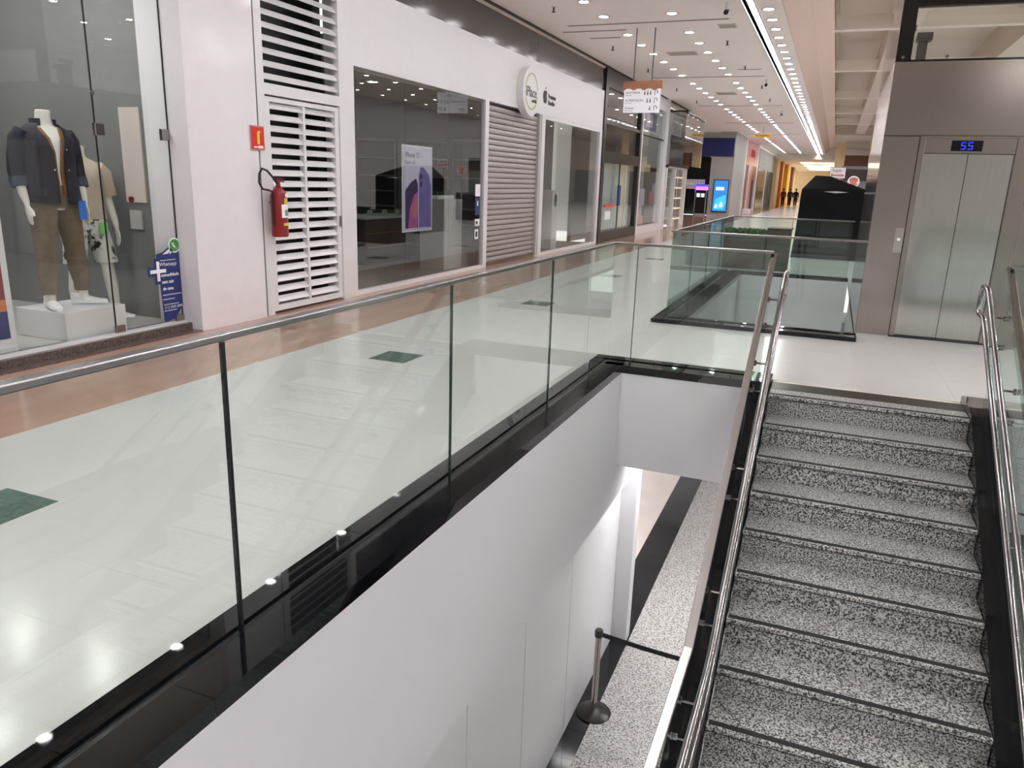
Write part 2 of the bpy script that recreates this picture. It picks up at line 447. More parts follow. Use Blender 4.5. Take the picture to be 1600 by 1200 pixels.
part('landing', MB().box(SX0,SX1,1.9,yl+.02,zl_-.14,zl_), 'grey_granite', st)
part('landing_support', MB().box(-.1,.97,2.2,3.2,ZL,zl_-.14), 'void_white', st)
# soffit slab under the steps
sl = MB(); sl.prism([(6.66,-.2),(6.66,-.45),(yl,zl_-.16),(yl-.02,zl_-.08)], (SX0+.01,0,0), (0,1,0), (0,0,1), SX1-SX0-.02)
part('soffit', sl, 'void_white', st)
# black side stringers
for nm, x0, x1 in (('stringer', -.50, -.305), ('stringer', 1.172, 1.345)):
    pr = [(6.98,KERB+.005),(6.62,KERB+.005),(6.45,.0),(yl-.2,-.543*(6.45-yl+.2)),(1.9,-.543*(6.45-yl+.2)),(1.9,-.543*(6.45-yl+.2)-.36),(yl,-.543*(6.45-yl)-.52),(6.62,-.42),(6.98,-.42)]
    if x0 > 0: pr[2] = (6.45,.03)
    o = part(nm, MB().prism(pr, (x0,0,0), (0,1,0), (0,0,1), x1-x0), 'black_granite', st)

# ================================================================ BALUSTRADES
RAILZ = 1.13
def balustrade(label, pts, joints, loc, kz=KERB-.02, mt='glass_clear', rz=RAILZ, seal_first=False, w=.05):
    """straight run from pts[0] to pts[1] (x,y) with joint positions along it as fractions"""
    b = thing('glass_balustrade', label, 'balustrade', loc)
    p0, p1 = Vector(pts[0]+(0,)), Vector(pts[1]+(0,)); d = (p1-p0).normalized(); nrm = Vector((-d.y, d.x, 0)); Ln = (p1-p0).length
    ts = [0]+joints+[Ln]
    def bar(a, c, off0, off1, z0, z1):
        m = MB(); q = [p0+d*a+nrm*off0, p0+d*c+nrm*off0, p0+d*c+nrm*off1, p0+d*a+nrm*off1]
        return m.add([(v.x,v.y,z0) for v in q]+[(v.x,v.y,z1) for v in q], [(0,3,2,1),(4,5,6,7),(0,1,5,4),(1,2,6,5),(2,3,7,6),(3,0,4,7)])
    for a, c in zip(ts[:-1], ts[1:]):
        part('glass_panel', bar(a+.004, c-.004, -.006, .006, kz, rz-.01), mt, b)
    for j, a in enumerate(joints):
        big = seal_first and j == 0
        part('joint_seal', bar(a-(.006 if big else .0028), a+(.006 if big else .0028), -.0075, .0075, kz, rz-.02), 'rubber' if big else 'glass_edge', b)
    part('handrail', bar(0, Ln, -w/2, w/2, rz-.012, rz+.012), 'rail', b, bevel=.004)
    return b
balustrade('long frameless glass balustrade with flat steel rail along the shopping walkway beside the void', ((-1.79,.3),(-1.79,6.83)), [1.59,3.25,4.85], (-1.79,3.5,KERB), seal_first=True)
balustrade('short glass balustrade crossing the head of the void beside the stairs', ((-1.79,6.83),(-.41,6.83)), [.22], (-1.1,6.83,KERB))
balustrade('glass balustrade in front of the lift void beside the steel lift', ((-1.77,9.5),(.41,9.5)), [], (-.7,9.5,KERB), mt='glass_green', rz=1.11)
balustrade('green tinted glass balustrade along the walkway side of the lift void', ((-1.77,9.5),(-1.77,15.72)), [1.55,3.1,4.65], (-1.77,12.5,KERB), mt='glass_green', rz=1.11)
balustrade('glass balustrade at the planter end of the lift void', ((-1.77,15.72),(.41,15.72)), [1.1], (-.7,15.72,KERB), mt='glass_green', rz=1.11)
balustrade('glass balustrade right of the stairs facing the lift', ((1.31,6.83),(4.2,6.83)), [1.4], (2.7,6.83,KERB), mt='glass_green')

def stair_rail(label, xg, xt, sgn, top_y):
    b = thing('stair_balustrade', label, 'stair railing', (xg, 5, 0))
    yk, sl = 3.61, .565; zk = RAILZ-sl*(6.83-yk)
    def panel(y0, y1):
        t = lambda y: RAILZ-.01-sl*(6.83-y) if y > yk else zk-.01
        bo = lambda y: max(-.543*(6.6-y)-.05, -.543*(6.6-3.4)-.05)
        q = [(y0,bo(y0)),(y1,bo(y1)),(y1,t(y1)),(y0,t(y0))]
        if y0 < yk < y1: q = [(y0,bo(y0)),(yk,bo(yk)),(y1,bo(y1)),(y1,t(y1)),(yk,t(yk)),(y0,t(y0))]
        return MB().prism(q, (xg-.006,0,0), (0,1,0), (0,0,1), .012)
    for y0, y1 in ((5.6,6.82),(4.35,5.59),(3.2,4.34),(1.9,3.19)):
        part('glass_panel', panel(y0, y1), 'glass_green', b)
    w = .05
    rl = MB(); pr = [(1.9,zk),(yk,zk),(6.83+w/2,RAILZ),(6.83+w/2,RAILZ-.024),(yk,zk-.024),(1.9,zk-.024)]
    rl.prism(pr, (xg-w/2,0,0), (0,1,0), (0,0,1), w)
    part('top_rail', rl, 'rail', b, bevel=.004)
    # twin tubular handrails
    yk2 = 3.70
    for nm, dz in (('handrail', 0), ('handrail', -.22)):
        zt = .93+dz; yt = top_y if dz == 0 else top_y-.02; s2 = .545; z2 = zt-s2*(yt-yk2)
        pts = [(xt,1.9,z2),(xt,yk2-.08,z2),(xt,yk2+.06,z2+.03),(xt,yt-.06,zt-.033),(xt,yt+.0,zt),(xt,yt+.06,zt+.012),(xt,yt+.22,zt+.012)]
        part(nm, MB().tube(pts, .021, 12), 'chrome', b, smooth=True)
        if dz < 0:
            part('end_loop', MB().tube([(xt,yt+.20,zt+.012),(xt,yt+.26,zt+.03),(xt,yt+.28,zt+.09),(xt,yt+.28,zt+.15),(xt,yt+.26,zt+.21),(xt,yt+.2,zt+.232)], .021, 12), 'chrome', b, smooth=True)
    for i, yy in enumerate((6.62, 5.9, 4.95, 4.1, 3.35, 2.6)):
        for dz in (0, -.22):
            zz = max(.93+dz-.545*(top_y-yy), .93+dz-.545*(top_y-yk2)) - .015
            m = MB().tube([(xt,yy,zz),(xg+sgn*.004,yy,zz)], .008, 8)
            br = part('bracket', m, 'chrome', b, smooth=True)
            part('clamp_disc', MB().tube([(xg+sgn*.006,yy,zz),(xg+sgn*.022,yy,zz)], .022, 14).tube([(xg-sgn*.006,yy,zz),(xg-sgn*.018,yy,zz)], .022, 14), 'chrome', br, smooth=True)
stair_rail('sloping glass stair railing with twin steel handrails on the void side of the stairs', -.41, -.303, 1, 6.9)
stair_rail('sloping glass stair railing with twin steel handrails on the lift side of the stairs', 1.31, 1.205, -1, 6.9)

# ================================================================ LIFT
EY = 9.97
lift = thing('elevator', 'brushed steel lift with double doors and black framed glass shaft above', 'elevator', (1.3, EY, 0))
part('side_panel', MB().box(.43,.797,EY-.02,EY+.10,0,2.265), 'steel', lift, bevel=.004)
part('side_panel', MB().box(1.903,2.7,EY-.02,EY+.10,0,2.265), 'steel', lift, bevel=.004)
part('head_panel', MB().box(.43,2.7,EY-.02,EY+.10,2.275,3.05), 'steel', lift, bevel=.004)
part('door_frame', MB().box(.80,.86,EY-.035,EY+.10,0,2.27).box(1.74,1.90,EY-.035,EY+.10,0,2.27).box(.86,1.74,EY-.035,EY+.10,2.25,2.27), 'steel', lift, bevel=.003)
tr = part('transom', MB().box(.86,1.74,EY-.01,EY+.06,2.09,2.25), 'steel', lift)
for x0, x1 in ((.862,1.297),(1.303,1.738)):
    part('door_leaf', MB().box(x0,x1,EY+.015,EY+.05,.015,2.085), 'steel_door', lift, bevel=.002)
part('door_gap', MB().box(.86,1.74,EY+.05,EY+.07,0,2.09), 'black', lift)
part('sill', MB().box(.80,1.78,EY-.06,EY+.06,-.01,.012), 'channel', lift)
dp = part('display', MB().box(1.12,1.42,EY-.03,EY-.005,2.115,2.225), 'black_gloss', lift, label='black display with blue digits')
for k in range(2):
    cx = 1.235+k*.068; sg = MB(); h = .034; w_ = .046; t_ = .008
    f = EY-.032
    def hseg(z): sg.box(cx-w_/2,cx+w_/2,f,f+.003,z-t_/2,z+t_/2)
    for z in (2.17-h, 2.17, 2.17+h): hseg(z)
    sg.box(cx-w_/2,cx-w_/2+t_,f,f+.003,2.17,2.17+h); sg.box(cx+w_/2-t_,cx+w_/2,f,f+.003,2.17-h,2.17)
    part('digit', sg, 'display_blue', dp)
cp = part('call_panel', MB().box(.70,.79,EY-.03,EY-.02,.98,1.26), 'steel_door', lift)
part('call_button', MB().disc((.745,EY-.034,1.13),(1,0,0),(0,0,1),.018,.004), 'white_print', cp)
# shaft: left side glass and steel, frame, guide rails
part('shaft_wall', MB().box(.43,.45,EY+.10,13.6,-1.3,3.05), 'chrome', lift)
part('shaft_back', MB().box(.45,2.7,13.5,13.6,-1.3,3.05), 'steel', lift)
part('cab_roof', MB().box(.45,2.7,EY+.10,13.5,2.6,2.66), 'grey_wall', lift)
uf = MB().box(.43,.58,EY-.02,EY+.10,3.05,5.28).box(.58,2.7,EY-.02,EY+.08,3.60,5.28).box(.43,2.7,EY-.025,EY+.10,3.045,3.065)
part('upper_frame', uf, 'black_gloss', lift)
part('upper_glass', MB().box(.58,2.7,EY+.0,EY+.012,3.06,3.62), 'glass_shop', lift)
part('side_glass', MB().box(.43,.442,EY+.10,13.5,3.05,5.28), 'glass_shop', lift)
part('guide_rail', MB().box(.66,.76,EY+.5,EY+.6,2.66,3.4).box(.64,.80,EY+.45,EY+.65,3.34,3.42), 'black', lift)
part('guide_rail', MB().box(.50,.56,EY+.5,EY+.6,2.66,3.5).box(.50,.62,EY+.45,EY+.65,3.44,3.5), 'black', lift)
for xb, zb in ((.50,3.09),(.93,3.09)):
    part('bolt', MB().disc((xb,EY-.022,zb),(1,0,0),(0,0,1),.018,.012,12), 'chrome', lift, smooth=True)

# ================================================================ LOWER LEVEL
def stanchion(x, label, tape_to=None):
    s_ = thing('queue_post', label, 'queue post', (x, 6.53, ZL))
    part('base', MB().lathe([(.0,.0),(.175,.0),(.178,.012),(.16,.03),(.06,.055),(.035,.07),(.0,.072)], (x,6.53,ZL), 32), 'dark_metal', s_, smooth=True)
    part('post', MB().lathe([(.031,.06),(.031,.9)], (x,6.53,ZL), 20), 'steel', s_, smooth=True)
    part('head', MB().lathe([(.0,.89),(.04,.89),(.042,.90),(.042,.955),(.036,.965),(.0,.967)], (x,6.53,ZL), 20), 'dark_metal', s_, smooth=True)
    if tape_to is not None:
        pts = [(x+(tape_to-x)*i/10, ZL+.92-.05*math.sin(PI*i/10)) for i in range(11)]
        poly = [(a, z+.025) for a, z in pts]+[(a, z-.025) for a, z in pts[::-1]]
        part('belt', MB().prism(poly, (0,6.53,0), (1,0,0), (0,0,1), .004), 'strip_black', s_)
stanchion(-1.615, 'steel queue post with black belt on the lower floor by the white wall', .16)
stanchion(.2, 'steel queue post under the stairs holding the end of the belt')

# ================================================================ CEILING LAMPS AND FITTINGS
trim_me = mesh('trim_ring', MB().ring((0,0,-.012),(1,0,0),(0,1,0),.085,.125,.014,20), 'white_paint')
lamp_me = mesh('lamp_lens', MB().disc((0,0,-.004),(1,0,0),(0,1,0),.086,.006,16), 'lamp')
def downlight(x, y, z, label, group, lens=lamp_me):
    o = thing('downlight', label, 'ceiling light', (x, y, z), group)
    link('trim_ring', trim_me, o); link('lamp_lens', lens, o)
for k in range(-3, 8):
    for i in range(6):
        y = 8.86+8.22*k+1.27*i
        if -13.5 < y < 75:
            downlight(-4.5, y, ZC, 'round recessed downlight in the ceiling row running closest to the shopfronts', 'downlights nearest the shopfronts')
            downlight(-3.2, y, ZC, 'round recessed downlight in the ceiling row between the shopfront row and the bright cove', 'downlights over the middle of the walkway')
for i in range(-30, 64):
    y = 15.26+.925*i
    downlight(-1.5, y, ZC, 'round recessed downlight in the closely spaced row between the bright cove and the sloping bulkhead', 'downlights beside the cove')
for x, y in ((-7.2,36.5),(-7.2,40.0),(-7.2,43.4),(-8.6,40.6),(-8.6,44.0),(-10.5,38),(-10.5,42)):
    downlight(x, y, ZC, 'round recessed downlight in the side corridor ceiling before the blue fascia', 'downlights of the side corridor')
right_fill_lens = mesh('lamp_lens', MB().disc((0,0,-.004),(1,0,0),(0,1,0),.086,.006,16), 'lamp_right_fill')
for k in range(-5, 26):  # rows added out of view: near ones fill the void, far ones reflect
    for x in (4.6, 6.2, 7.8): downlight(x, 1+2.1*k, 5.3, 'out-of-view round downlight added in the soffit beyond the lift', 'added downlights beyond the lift', right_fill_lens if k < 13 else lamp_me)
low_fill_lens = mesh('lamp_lens', MB().disc((0,0,-.004),(1,0,0),(0,1,0),.086,.006,16), 'lamp_lower_fill')  # unseen lamps added to brighten the lower floor and panel wall
for x in (-5.4,-3.6,-1.2,.8,2.6):
    for y in (7.6, 8.7): downlight(x, y, -.92, 'unseen round downlight added in the lower level ceiling', 'added lower level downlights', low_fill_lens)
for y in (1.5,4.0,10.5,13.0,15.4):
    for x in (-5.4,-3.4): downlight(x, y, -.92, 'unseen round downlight added in the lower level ceiling', 'added lower level downlights', low_fill_lens)
for y in (1,4,6.4):
    for x in (5,6.6): downlight(x, y, -.92, 'unseen round downlight added in the lower level ceiling', 'added lower level downlights', low_fill_lens)

cv = thing('cove_light', 'long bright linear light recessed in a ceiling slot along the walkway', 'ceiling light', (-1.79, 34, ZC))
part('channel_side', MB().box(-1.90,-1.88,-14,76,ZC-.02,ZC+.16), 'white_gloss', cv)
part('channel_side', MB().box(-1.70,-1.68,-14,76,ZC-.02,ZC+.16), 'white_gloss', cv)
for i in range(58):
    y0 = -13.9+1.55*i
    part('diffuser', MB().box(-1.84,-1.74,y0,y0+1.35,ZC+.10,ZC+.13), 'cove', cv)

def diffuser(x0, x1, y, label, w=.09):
    o = thing('linear_diffuser', label, 'air vent', ((x0+x1)/2, y, ZC), 'slot air vents across the ceiling')
    part('frame', MB().box(x0,x1,y,y+w,ZC-.008,ZC+.004), 'cream', o)
    for i in range(2): part('slot', MB().box(x0+.02,x1-.02,y+.018+i*.032,y+.036+i*.032,ZC-.012,ZC-.006), 'grey_wall', o)
for y, nm in ((7.3,'over the clothes shop end of the walkway'),(15.88,'before the hanging direction sign'),(23.86,'over the dark framed shopfront'),(32.1,'over the last glass shopfront'),(40.4,'before the blue fascia'),(48.6,'beyond the yellow hanging sign')):
    diffuser(-5.46,-2.25,y,'long slot air vent crossing the ceiling '+nm)
for x0,x1,y,nm in ((-5.79,-4.38,16.5,'short slot air vent behind the hanging sign rods'),(-5.42,-4.72,17.3,'shortest slot air vent near the shopfront beyond the hanging sign'),(-2.85,-2.2,22.5,'short dark slot air vent beside the bright cove')):
    diffuser(x0,x1,y,nm,.06)
def grille(x0,x1,y0,y1,label):
    o = thing('ceiling_grille', label, 'air vent', ((x0+x1)/2,(y0+y1)/2,ZC), 'square ceiling grilles')
    part('frame', MB().box(x0,x1,y0,y1,ZC-.012,ZC+.004), 'cream', o)
    n = 7
    for i in range(n):
        yy = y0+.04+(y1-y0-.08)*i/n; part('louvre', MB().box(x0+.03,x1-.03,yy,yy+.03,ZC-.02,ZC-.010), 'grey_light', o)
grille(-4.16,-3.46,19.4,19.95,'pale square grille in the ceiling beyond the hanging sign'); grille(-2.55,-2.2,16.4,16.8,'small square grille beside the bright cove'); grille(-4.15,-3.5,27.7,28.4,'pale square grille between the downlight rows before the yellow sign')
for x, y in ((-5.15,14.2),(-5.18,18.4),(-5.16,22.0),(-5.2,26.4),(-5.17,30.2),(-2.57,18.2),(-2.58,21.9),(-2.5,26.0),(-2.55,29.8)):
    o = thing('sprinkler', 'small fire sprinkler head hanging from the walkway ceiling', 'sprinkler', (x,y,ZC), 'ceiling sprinklers')
    part('stem', MB().lathe([(.016,-.09),(.016,.0)], (x,y,ZC), 10), 'dark_metal', o)
    part('deflector', MB().lathe([(.035,-.098),(.035,-.088)], (x,y,ZC), 12), 'dark_metal', o)
    part('rosette', MB().lathe([(.045,-.012),(.045,.002)], (x,y,ZC), 14), 'white_paint', o)
for x, y, nm in ((-2.42,34.3,'dark dome security camera on a bracket under the ceiling beside the cove'),(-2.26,24.65,'black security camera under the ceiling beside the cove'),(-2.13,14.6,'security camera tilted down near the ceiling at the start of the cove')):
    o = thing('security_camera', nm, 'camera', (x,y,ZC))
    part('mount', MB().lathe([(.03,-.12),(.03,.0)], (x,y,ZC), 12), 'white_paint', o)
    part('camera_body', MB().tube([(x,y+.05,ZC-.12),(x,y-.06,ZC-.17)], [.04,.04], 12), 'black', o, smooth=True)

# hanging direction sign
hs = thing('hanging_sign', 'white direction board with wooden top hanging on two rods from the ceiling', 'sign', (-3.95,16.47,3.09))
part('board', MB().box(-4.33,-3.57,16.45,16.49,3.09,3.56), 'sign_white', hs, bevel=.003)
wv = [(-4.36,3.70),(-3.54,3.72),(-3.54,3.56)]+[(-3.54-.82*i/24, 3.55+.022*math.sin(i*1.0)) for i in range(25)]
part("wooden_top", MB().prism(wv, (0,16.50,0), (1,0,0), (0,0,1), .06), "wood", hs)
for x in (-4.15,-3.77): part('rod', MB().tube([(x,16.47,3.68),(x,16.47,ZC)], .012, 8), 'grey_print', hs)
U = (1,0,0)
for z, a, b, ic in ((3.48,'SANITÁRIOS','Restrooms',3),(3.33,'ALIMENTAÇÃO','Food court',2),(3.18,'Cinemas','Movie theater',1)):
    text('lettering', a, .056, 'dark_print', hs, (-4.30,16.449,z), U, Zv, .002, 'LEFT')
    text('lettering', b, .032, 'grey_print', hs, (-4.30,16.449,z-.05), U, Zv, .002, 'LEFT')
    for i in range(ic):
        x = -3.77-.062*i
        part('pictogram', MB().disc((x,16.449,z+.03),U,Zv,.011,.002,12).prism([(-.015,-.04),(.015,-.04),(.011,.014),(-.011,.014)],(x,16.449,z),U,Zv,.002), 'grey_print', hs)
    ar = MB().ring((-3.655,16.449,z+.02),U,Zv,.024,.034,.002,14,-.3,PI).prism([(-.014,0),(.014,0),(0,-.03)],(-3.626,16.449,z+.014),U,Zv,.002).box(-3.689,-3.679,16.447,16.449,z-.05,z+.02)
    part('arrow', ar, 'dark_print', hs)
ys = thing('hanging_sign', 'yellow direction board hanging from the ceiling far down the walkway', 'sign', (-3.9,43.2,4.22))
part('board', MB().box(-4.28,-3.42,43.18,43.22,4.22,4.38), 'yellow_sign', ys)
part('board_edge', MB().box(-4.30,-3.40,43.17,43.23,4.38,4.40), 'white_print', ys)
part('rod', MB().tube([(-3.85,43.2,4.38),(-3.85,43.2,ZC)], .012, 8), 'grey_print', ys)
text('lettering', 'ESTACIONAMENTO', .09, 'brown_dark', ys, (-3.85,43.178,4.30), U, Zv, .002)

# ================================================================ CLOTHES SHOP (left)
XG = -6.28
XF = -6.02
struct('wall_shop_pillar', MB().box(-6.6,XF,6.1,7.12,0,3.9).box(-6.4,XF,6.1,7.12,3.9,ZC), 'white_gloss', label='glossy white pillar beside the clothes shop window')
struct('trim_5', MB().box(-6.42,-6.16,-14,6.1,-.02,.08).box(XF-.14,XF+.0,-14,6.1,-.02,.01), 'brown_granite', label='brown granite sill under the clothes shop window')
struct('trim_6', MB().box(-6.32,-6.22,-14,6.1,.078,.095), 'white_satin', label='white strip under the clothes shop glass')
struct('floor_shop', MB().box(-9.6,-6.42,-14,6.1,0,.08), 'grey_light')
struct('wall_shop_rear', MB().box(-9.8,-9.6,-14,6.1,0,3.9), 'grey_wall')
struct('wall_shop_side', MB().box(-9.6,-6.6,6.12,6.3,0,3.9), 'grey_wall')
struct('ceiling_shop', MB().box(-9.6,-6.4,-14,6.1,3.8,3.9), 'grey_wall')
struct('wall_shop_divider', MB().box(-9.6,-7.9,4.2,4.26,.08,3.8), 'grey_wall')
ab_ = thing('alarm_box', 'small grey wall box with red button on the shop side wall', 'alarm box', (-6.8,6.1,1.0))
part('box', MB().box(-6.90,-6.74,6.085,6.12,1.02,1.22), 'grey_light', ab_, bevel=.004)
part('button', MB().disc((-6.86,6.10,1.33),(1,0,0),(0,0,1),.03,.02,14), 'red_deep', ab_)
struct('wall_shop_panel', MB().box(-6.94,-6.66,6.10,6.125,1.30,2.25), 'beige_tile', label='beige panel on the shop side wall')
w1 = sroot('window_1', 'frameless clothes shop window with steel patch fittings')
for a, b in ((-4.6,-2.96),(-2.95,-1.31),(-1.30,.34),(.35,1.99),(2.0,3.60),(3.61,5.25),(5.258,6.095)):
    struct('glass_pane', MB().box(XG-.006,XG+.006,a,b,.09,3.9), 'glass_window', w1)
struct('pane_joint', MB().box(XG-.007,XG+.007,5.25,5.258,.09,3.9).box(XG-.007,XG+.007,6.090,6.098,.09,3.9), 'rubber', w1)
for y, z in ((5.29,1.98),(6.05,1.98),(5.30,.13),(6.05,.13)):
    h = .055 if z > 1 else .035
    f_ = struct('patch_fitting', MB().box(XG-.02,XG+.02,y-.05,y+.05,z-h,z+h), 'chrome', w1); bev(f_, .005)
struct('spider_bolt', MB().disc((XG+.01,5.25,2.29),Y,Zv,.02,.012,14), 'chrome', w1)
shop_lens = mesh('lamp_lens', MB().disc((0,0,-.004),(1,0,0),(0,1,0),.086,.006,16), 'lamp_shop')
for x, y in ((-7.0,2.6),(-7.0,4.0),(-7.0,5.2),(-8.3,2.6),(-8.3,5.2)):
    downlight(x, y, 3.8, 'round recessed downlight in the clothes shop ceiling', 'clothes shop downlights', shop_lens)

single('display_plinth', MB().box(-7.02,-6.37,4.80,5.46,.08,.345), 'white_satin', 'low white display box in the clothes shop window carrying the jacketed mannequin', 'plinth', bevel=.004)

def scaled(mb, k, o, rot=0):
    c, s = math.cos(rot), math.sin(rot); r = MB(); r.f = mb.f
    r.v = [(o[0]+k*(x*c-y*s), o[1]+k*(x*s+y*c), o[2]+k*z) for x, y, z in mb.v]; return r
def hand(mb, x, y, z, side, k=1.0):
    """palm and five fingers hanging down from wrist (x,y,z)"""
    mb.loft([(x+.012,y,z-.095,.034,.013),(x+.006,y,z-.06,.036,.015),(x,y,z-.02,.026,.016),(x,y,z+.02,.023,.02)], 10)
    for i, l in enumerate((.062,.075,.08,.07)):
        fx = x+.012+(i-1.5)*.0185
        mb.tube([(fx,y,z-.085),(fx+.002,y-side*.004,z-.10-l*.45),(fx+.002,y-side*.014,z-.10-l)], [.0088,.008,.006], 7)
    mb.tube([(x+.02,y,z-.03),(x+.052,y-side*.01,z-.06),(x+.062,y-side*.014,z-.10)], [.012,.0105,.008], 7)
def body_mesh(legs, arms, head=False):
    """legs: per side list of rings; arms: per side polyline with radii. Facing +x, side=+1 is +y"""
    b = MB()
    b.loft([(0,0,.80,.09,.13),(0,0,.88,.115,.165),(0,0,.97,.115,.168),(.0,0,1.10,.10,.14),(.005,0,1.25,.118,.158),(0,0,1.36,.115,.172),(-.01,0,1.43,.085,.165),(-.015,0,1.47,.06,.085),(-.01,0,1.51,.056,.058),(0,0,1.58,.053,.054)], 20)
    for sd in (-1, 1):
        b.loft(legs[sd], 14); b.tube(arms[sd][0], arms[sd][1], 10); w = arms[sd][0][-1]; hand(b, w[0], w[1], w[2], sd)
    if head:
        b.loft([(.02,0,1.545,.05,.045),(.03,0,1.58,.08,.06),(.02,0,1.64,.098,.074),(.01,0,1.70,.098,.078),(0,0,1.75,.085,.07),(0,0,1.785,.04,.035)], 16)
        b.loft([(.115,0,1.632,.012,.016),(.128,0,1.645,.012,.012),(.112,0,1.675,.008,.008)], 8)
        for sd in (-1,1): b.loft([(.01,sd*.08,1.63,.012,.008),(.0,sd*.086,1.655,.022,.01),(.0,sd*.083,1.68,.014,.008)], 8)
    return b
def remesh(o, vox):
    m = o.modifiers.new('remesh', 'REMESH'); m.mode = 'VOXEL'; m.voxel_size = vox; m.use_smooth_shade = True
    s = o.modifiers.new('smooth', 'SMOOTH'); s.factor = .5; s.iterations = 4
def leg(sd, dx, dy, kx=0, foot=.09):
    return [(dx,sd*(.085+dy),foot-.06,.045,.042),(dx,sd*(.085+dy),foot,.042,.04),(dx*.95-.01,sd*(.085+dy*.9),.30,.056,.056),(dx*.7+kx,sd*(.088+dy*.6),.50,.058,.058),(dx*.35+kx*.6,sd*(.09+dy*.3),.70,.078,.078),(0,sd*.088,.86,.092,.092)]
def shoe(cx, cy, z0, ang, k):
    m = MB(); rows = [(-.095,.03,.075),(-.07,.038,.085),(0,.04,.085),(.07,.045,.06),(.13,.046,.045),(.17,.036,.04),(.185,.02,.032)]
    vs = []; n = 10
    for x, w, h in rows:
        for j in range(n):
            a = 2*PI*j/n; vs.append((x, w*math.cos(a), max(0, h*.5+h*.5*math.sin(a)*1.15)))
    fs = [(i*n+j, i*n+(j+1) % n, (i+1)*n+(j+1) % n, (i+1)*n+j) for i in range(len(rows)-1) for j in range(n)]
    fs += [tuple(range(n))[::-1], tuple(range((len(rows)-1)*n, len(rows)*n))]
    m.add(vs, fs); m.loft([(-.045,0,.06,.045,.036),(-.055,0,.10,.042,.036)], 12)
    return scaled(m, k, (cx, cy, z0), ang)

def loft_open(mb, rings, n, skip):
    """open-fronted garment shell: elliptical rings with a gap of angle skip around +x"""
    th = .012; rows = []
    for (cx,cy,cz,rx,ry,g) in rings:
        r = []
        for k in range(n+1):
            a = g+(2*PI-2*g)*k/n; r.append((a, cx, cy, cz, rx, ry))
        rows.append(r)
    out = [[(cx+rx*math.cos(a), cy+ry*math.sin(a), cz) for a,cx,cy,cz,rx,ry in r] for r in rows]
    inn = [[(cx+(rx-th)*math.cos(a), cy+(ry-th)*math.sin(a), cz) for a,cx,cy,cz,rx,ry in r] for r in rows]
    m = n+1; R = len(rows); vs = [p for r in out for p in r]+[p for r in inn for p in r]; o = R*m; fs = []
    for i in range(R-1):
        for k in range(n):
            fs.append((i*m+k, i*m+k+1, (i+1)*m+k+1, (i+1)*m+k)); fs.append((o+i*m+k, o+(i+1)*m+k, o+(i+1)*m+k+1, o+i*m+k+1))
        fs.append((i*m, (i+1)*m, o+(i+1)*m, o+i*m)); fs.append((i*m+n, o+i*m+n, o+(i+1)*m+n, (i+1)*m+n))
    for k in range(n):
        fs.append((k, o+k, o+k+1, k+1)); q = (R-1)*m; fs.append((q+k, q+k+1, o+q+k+1, o+q+k))
    mb.add(vs, fs)
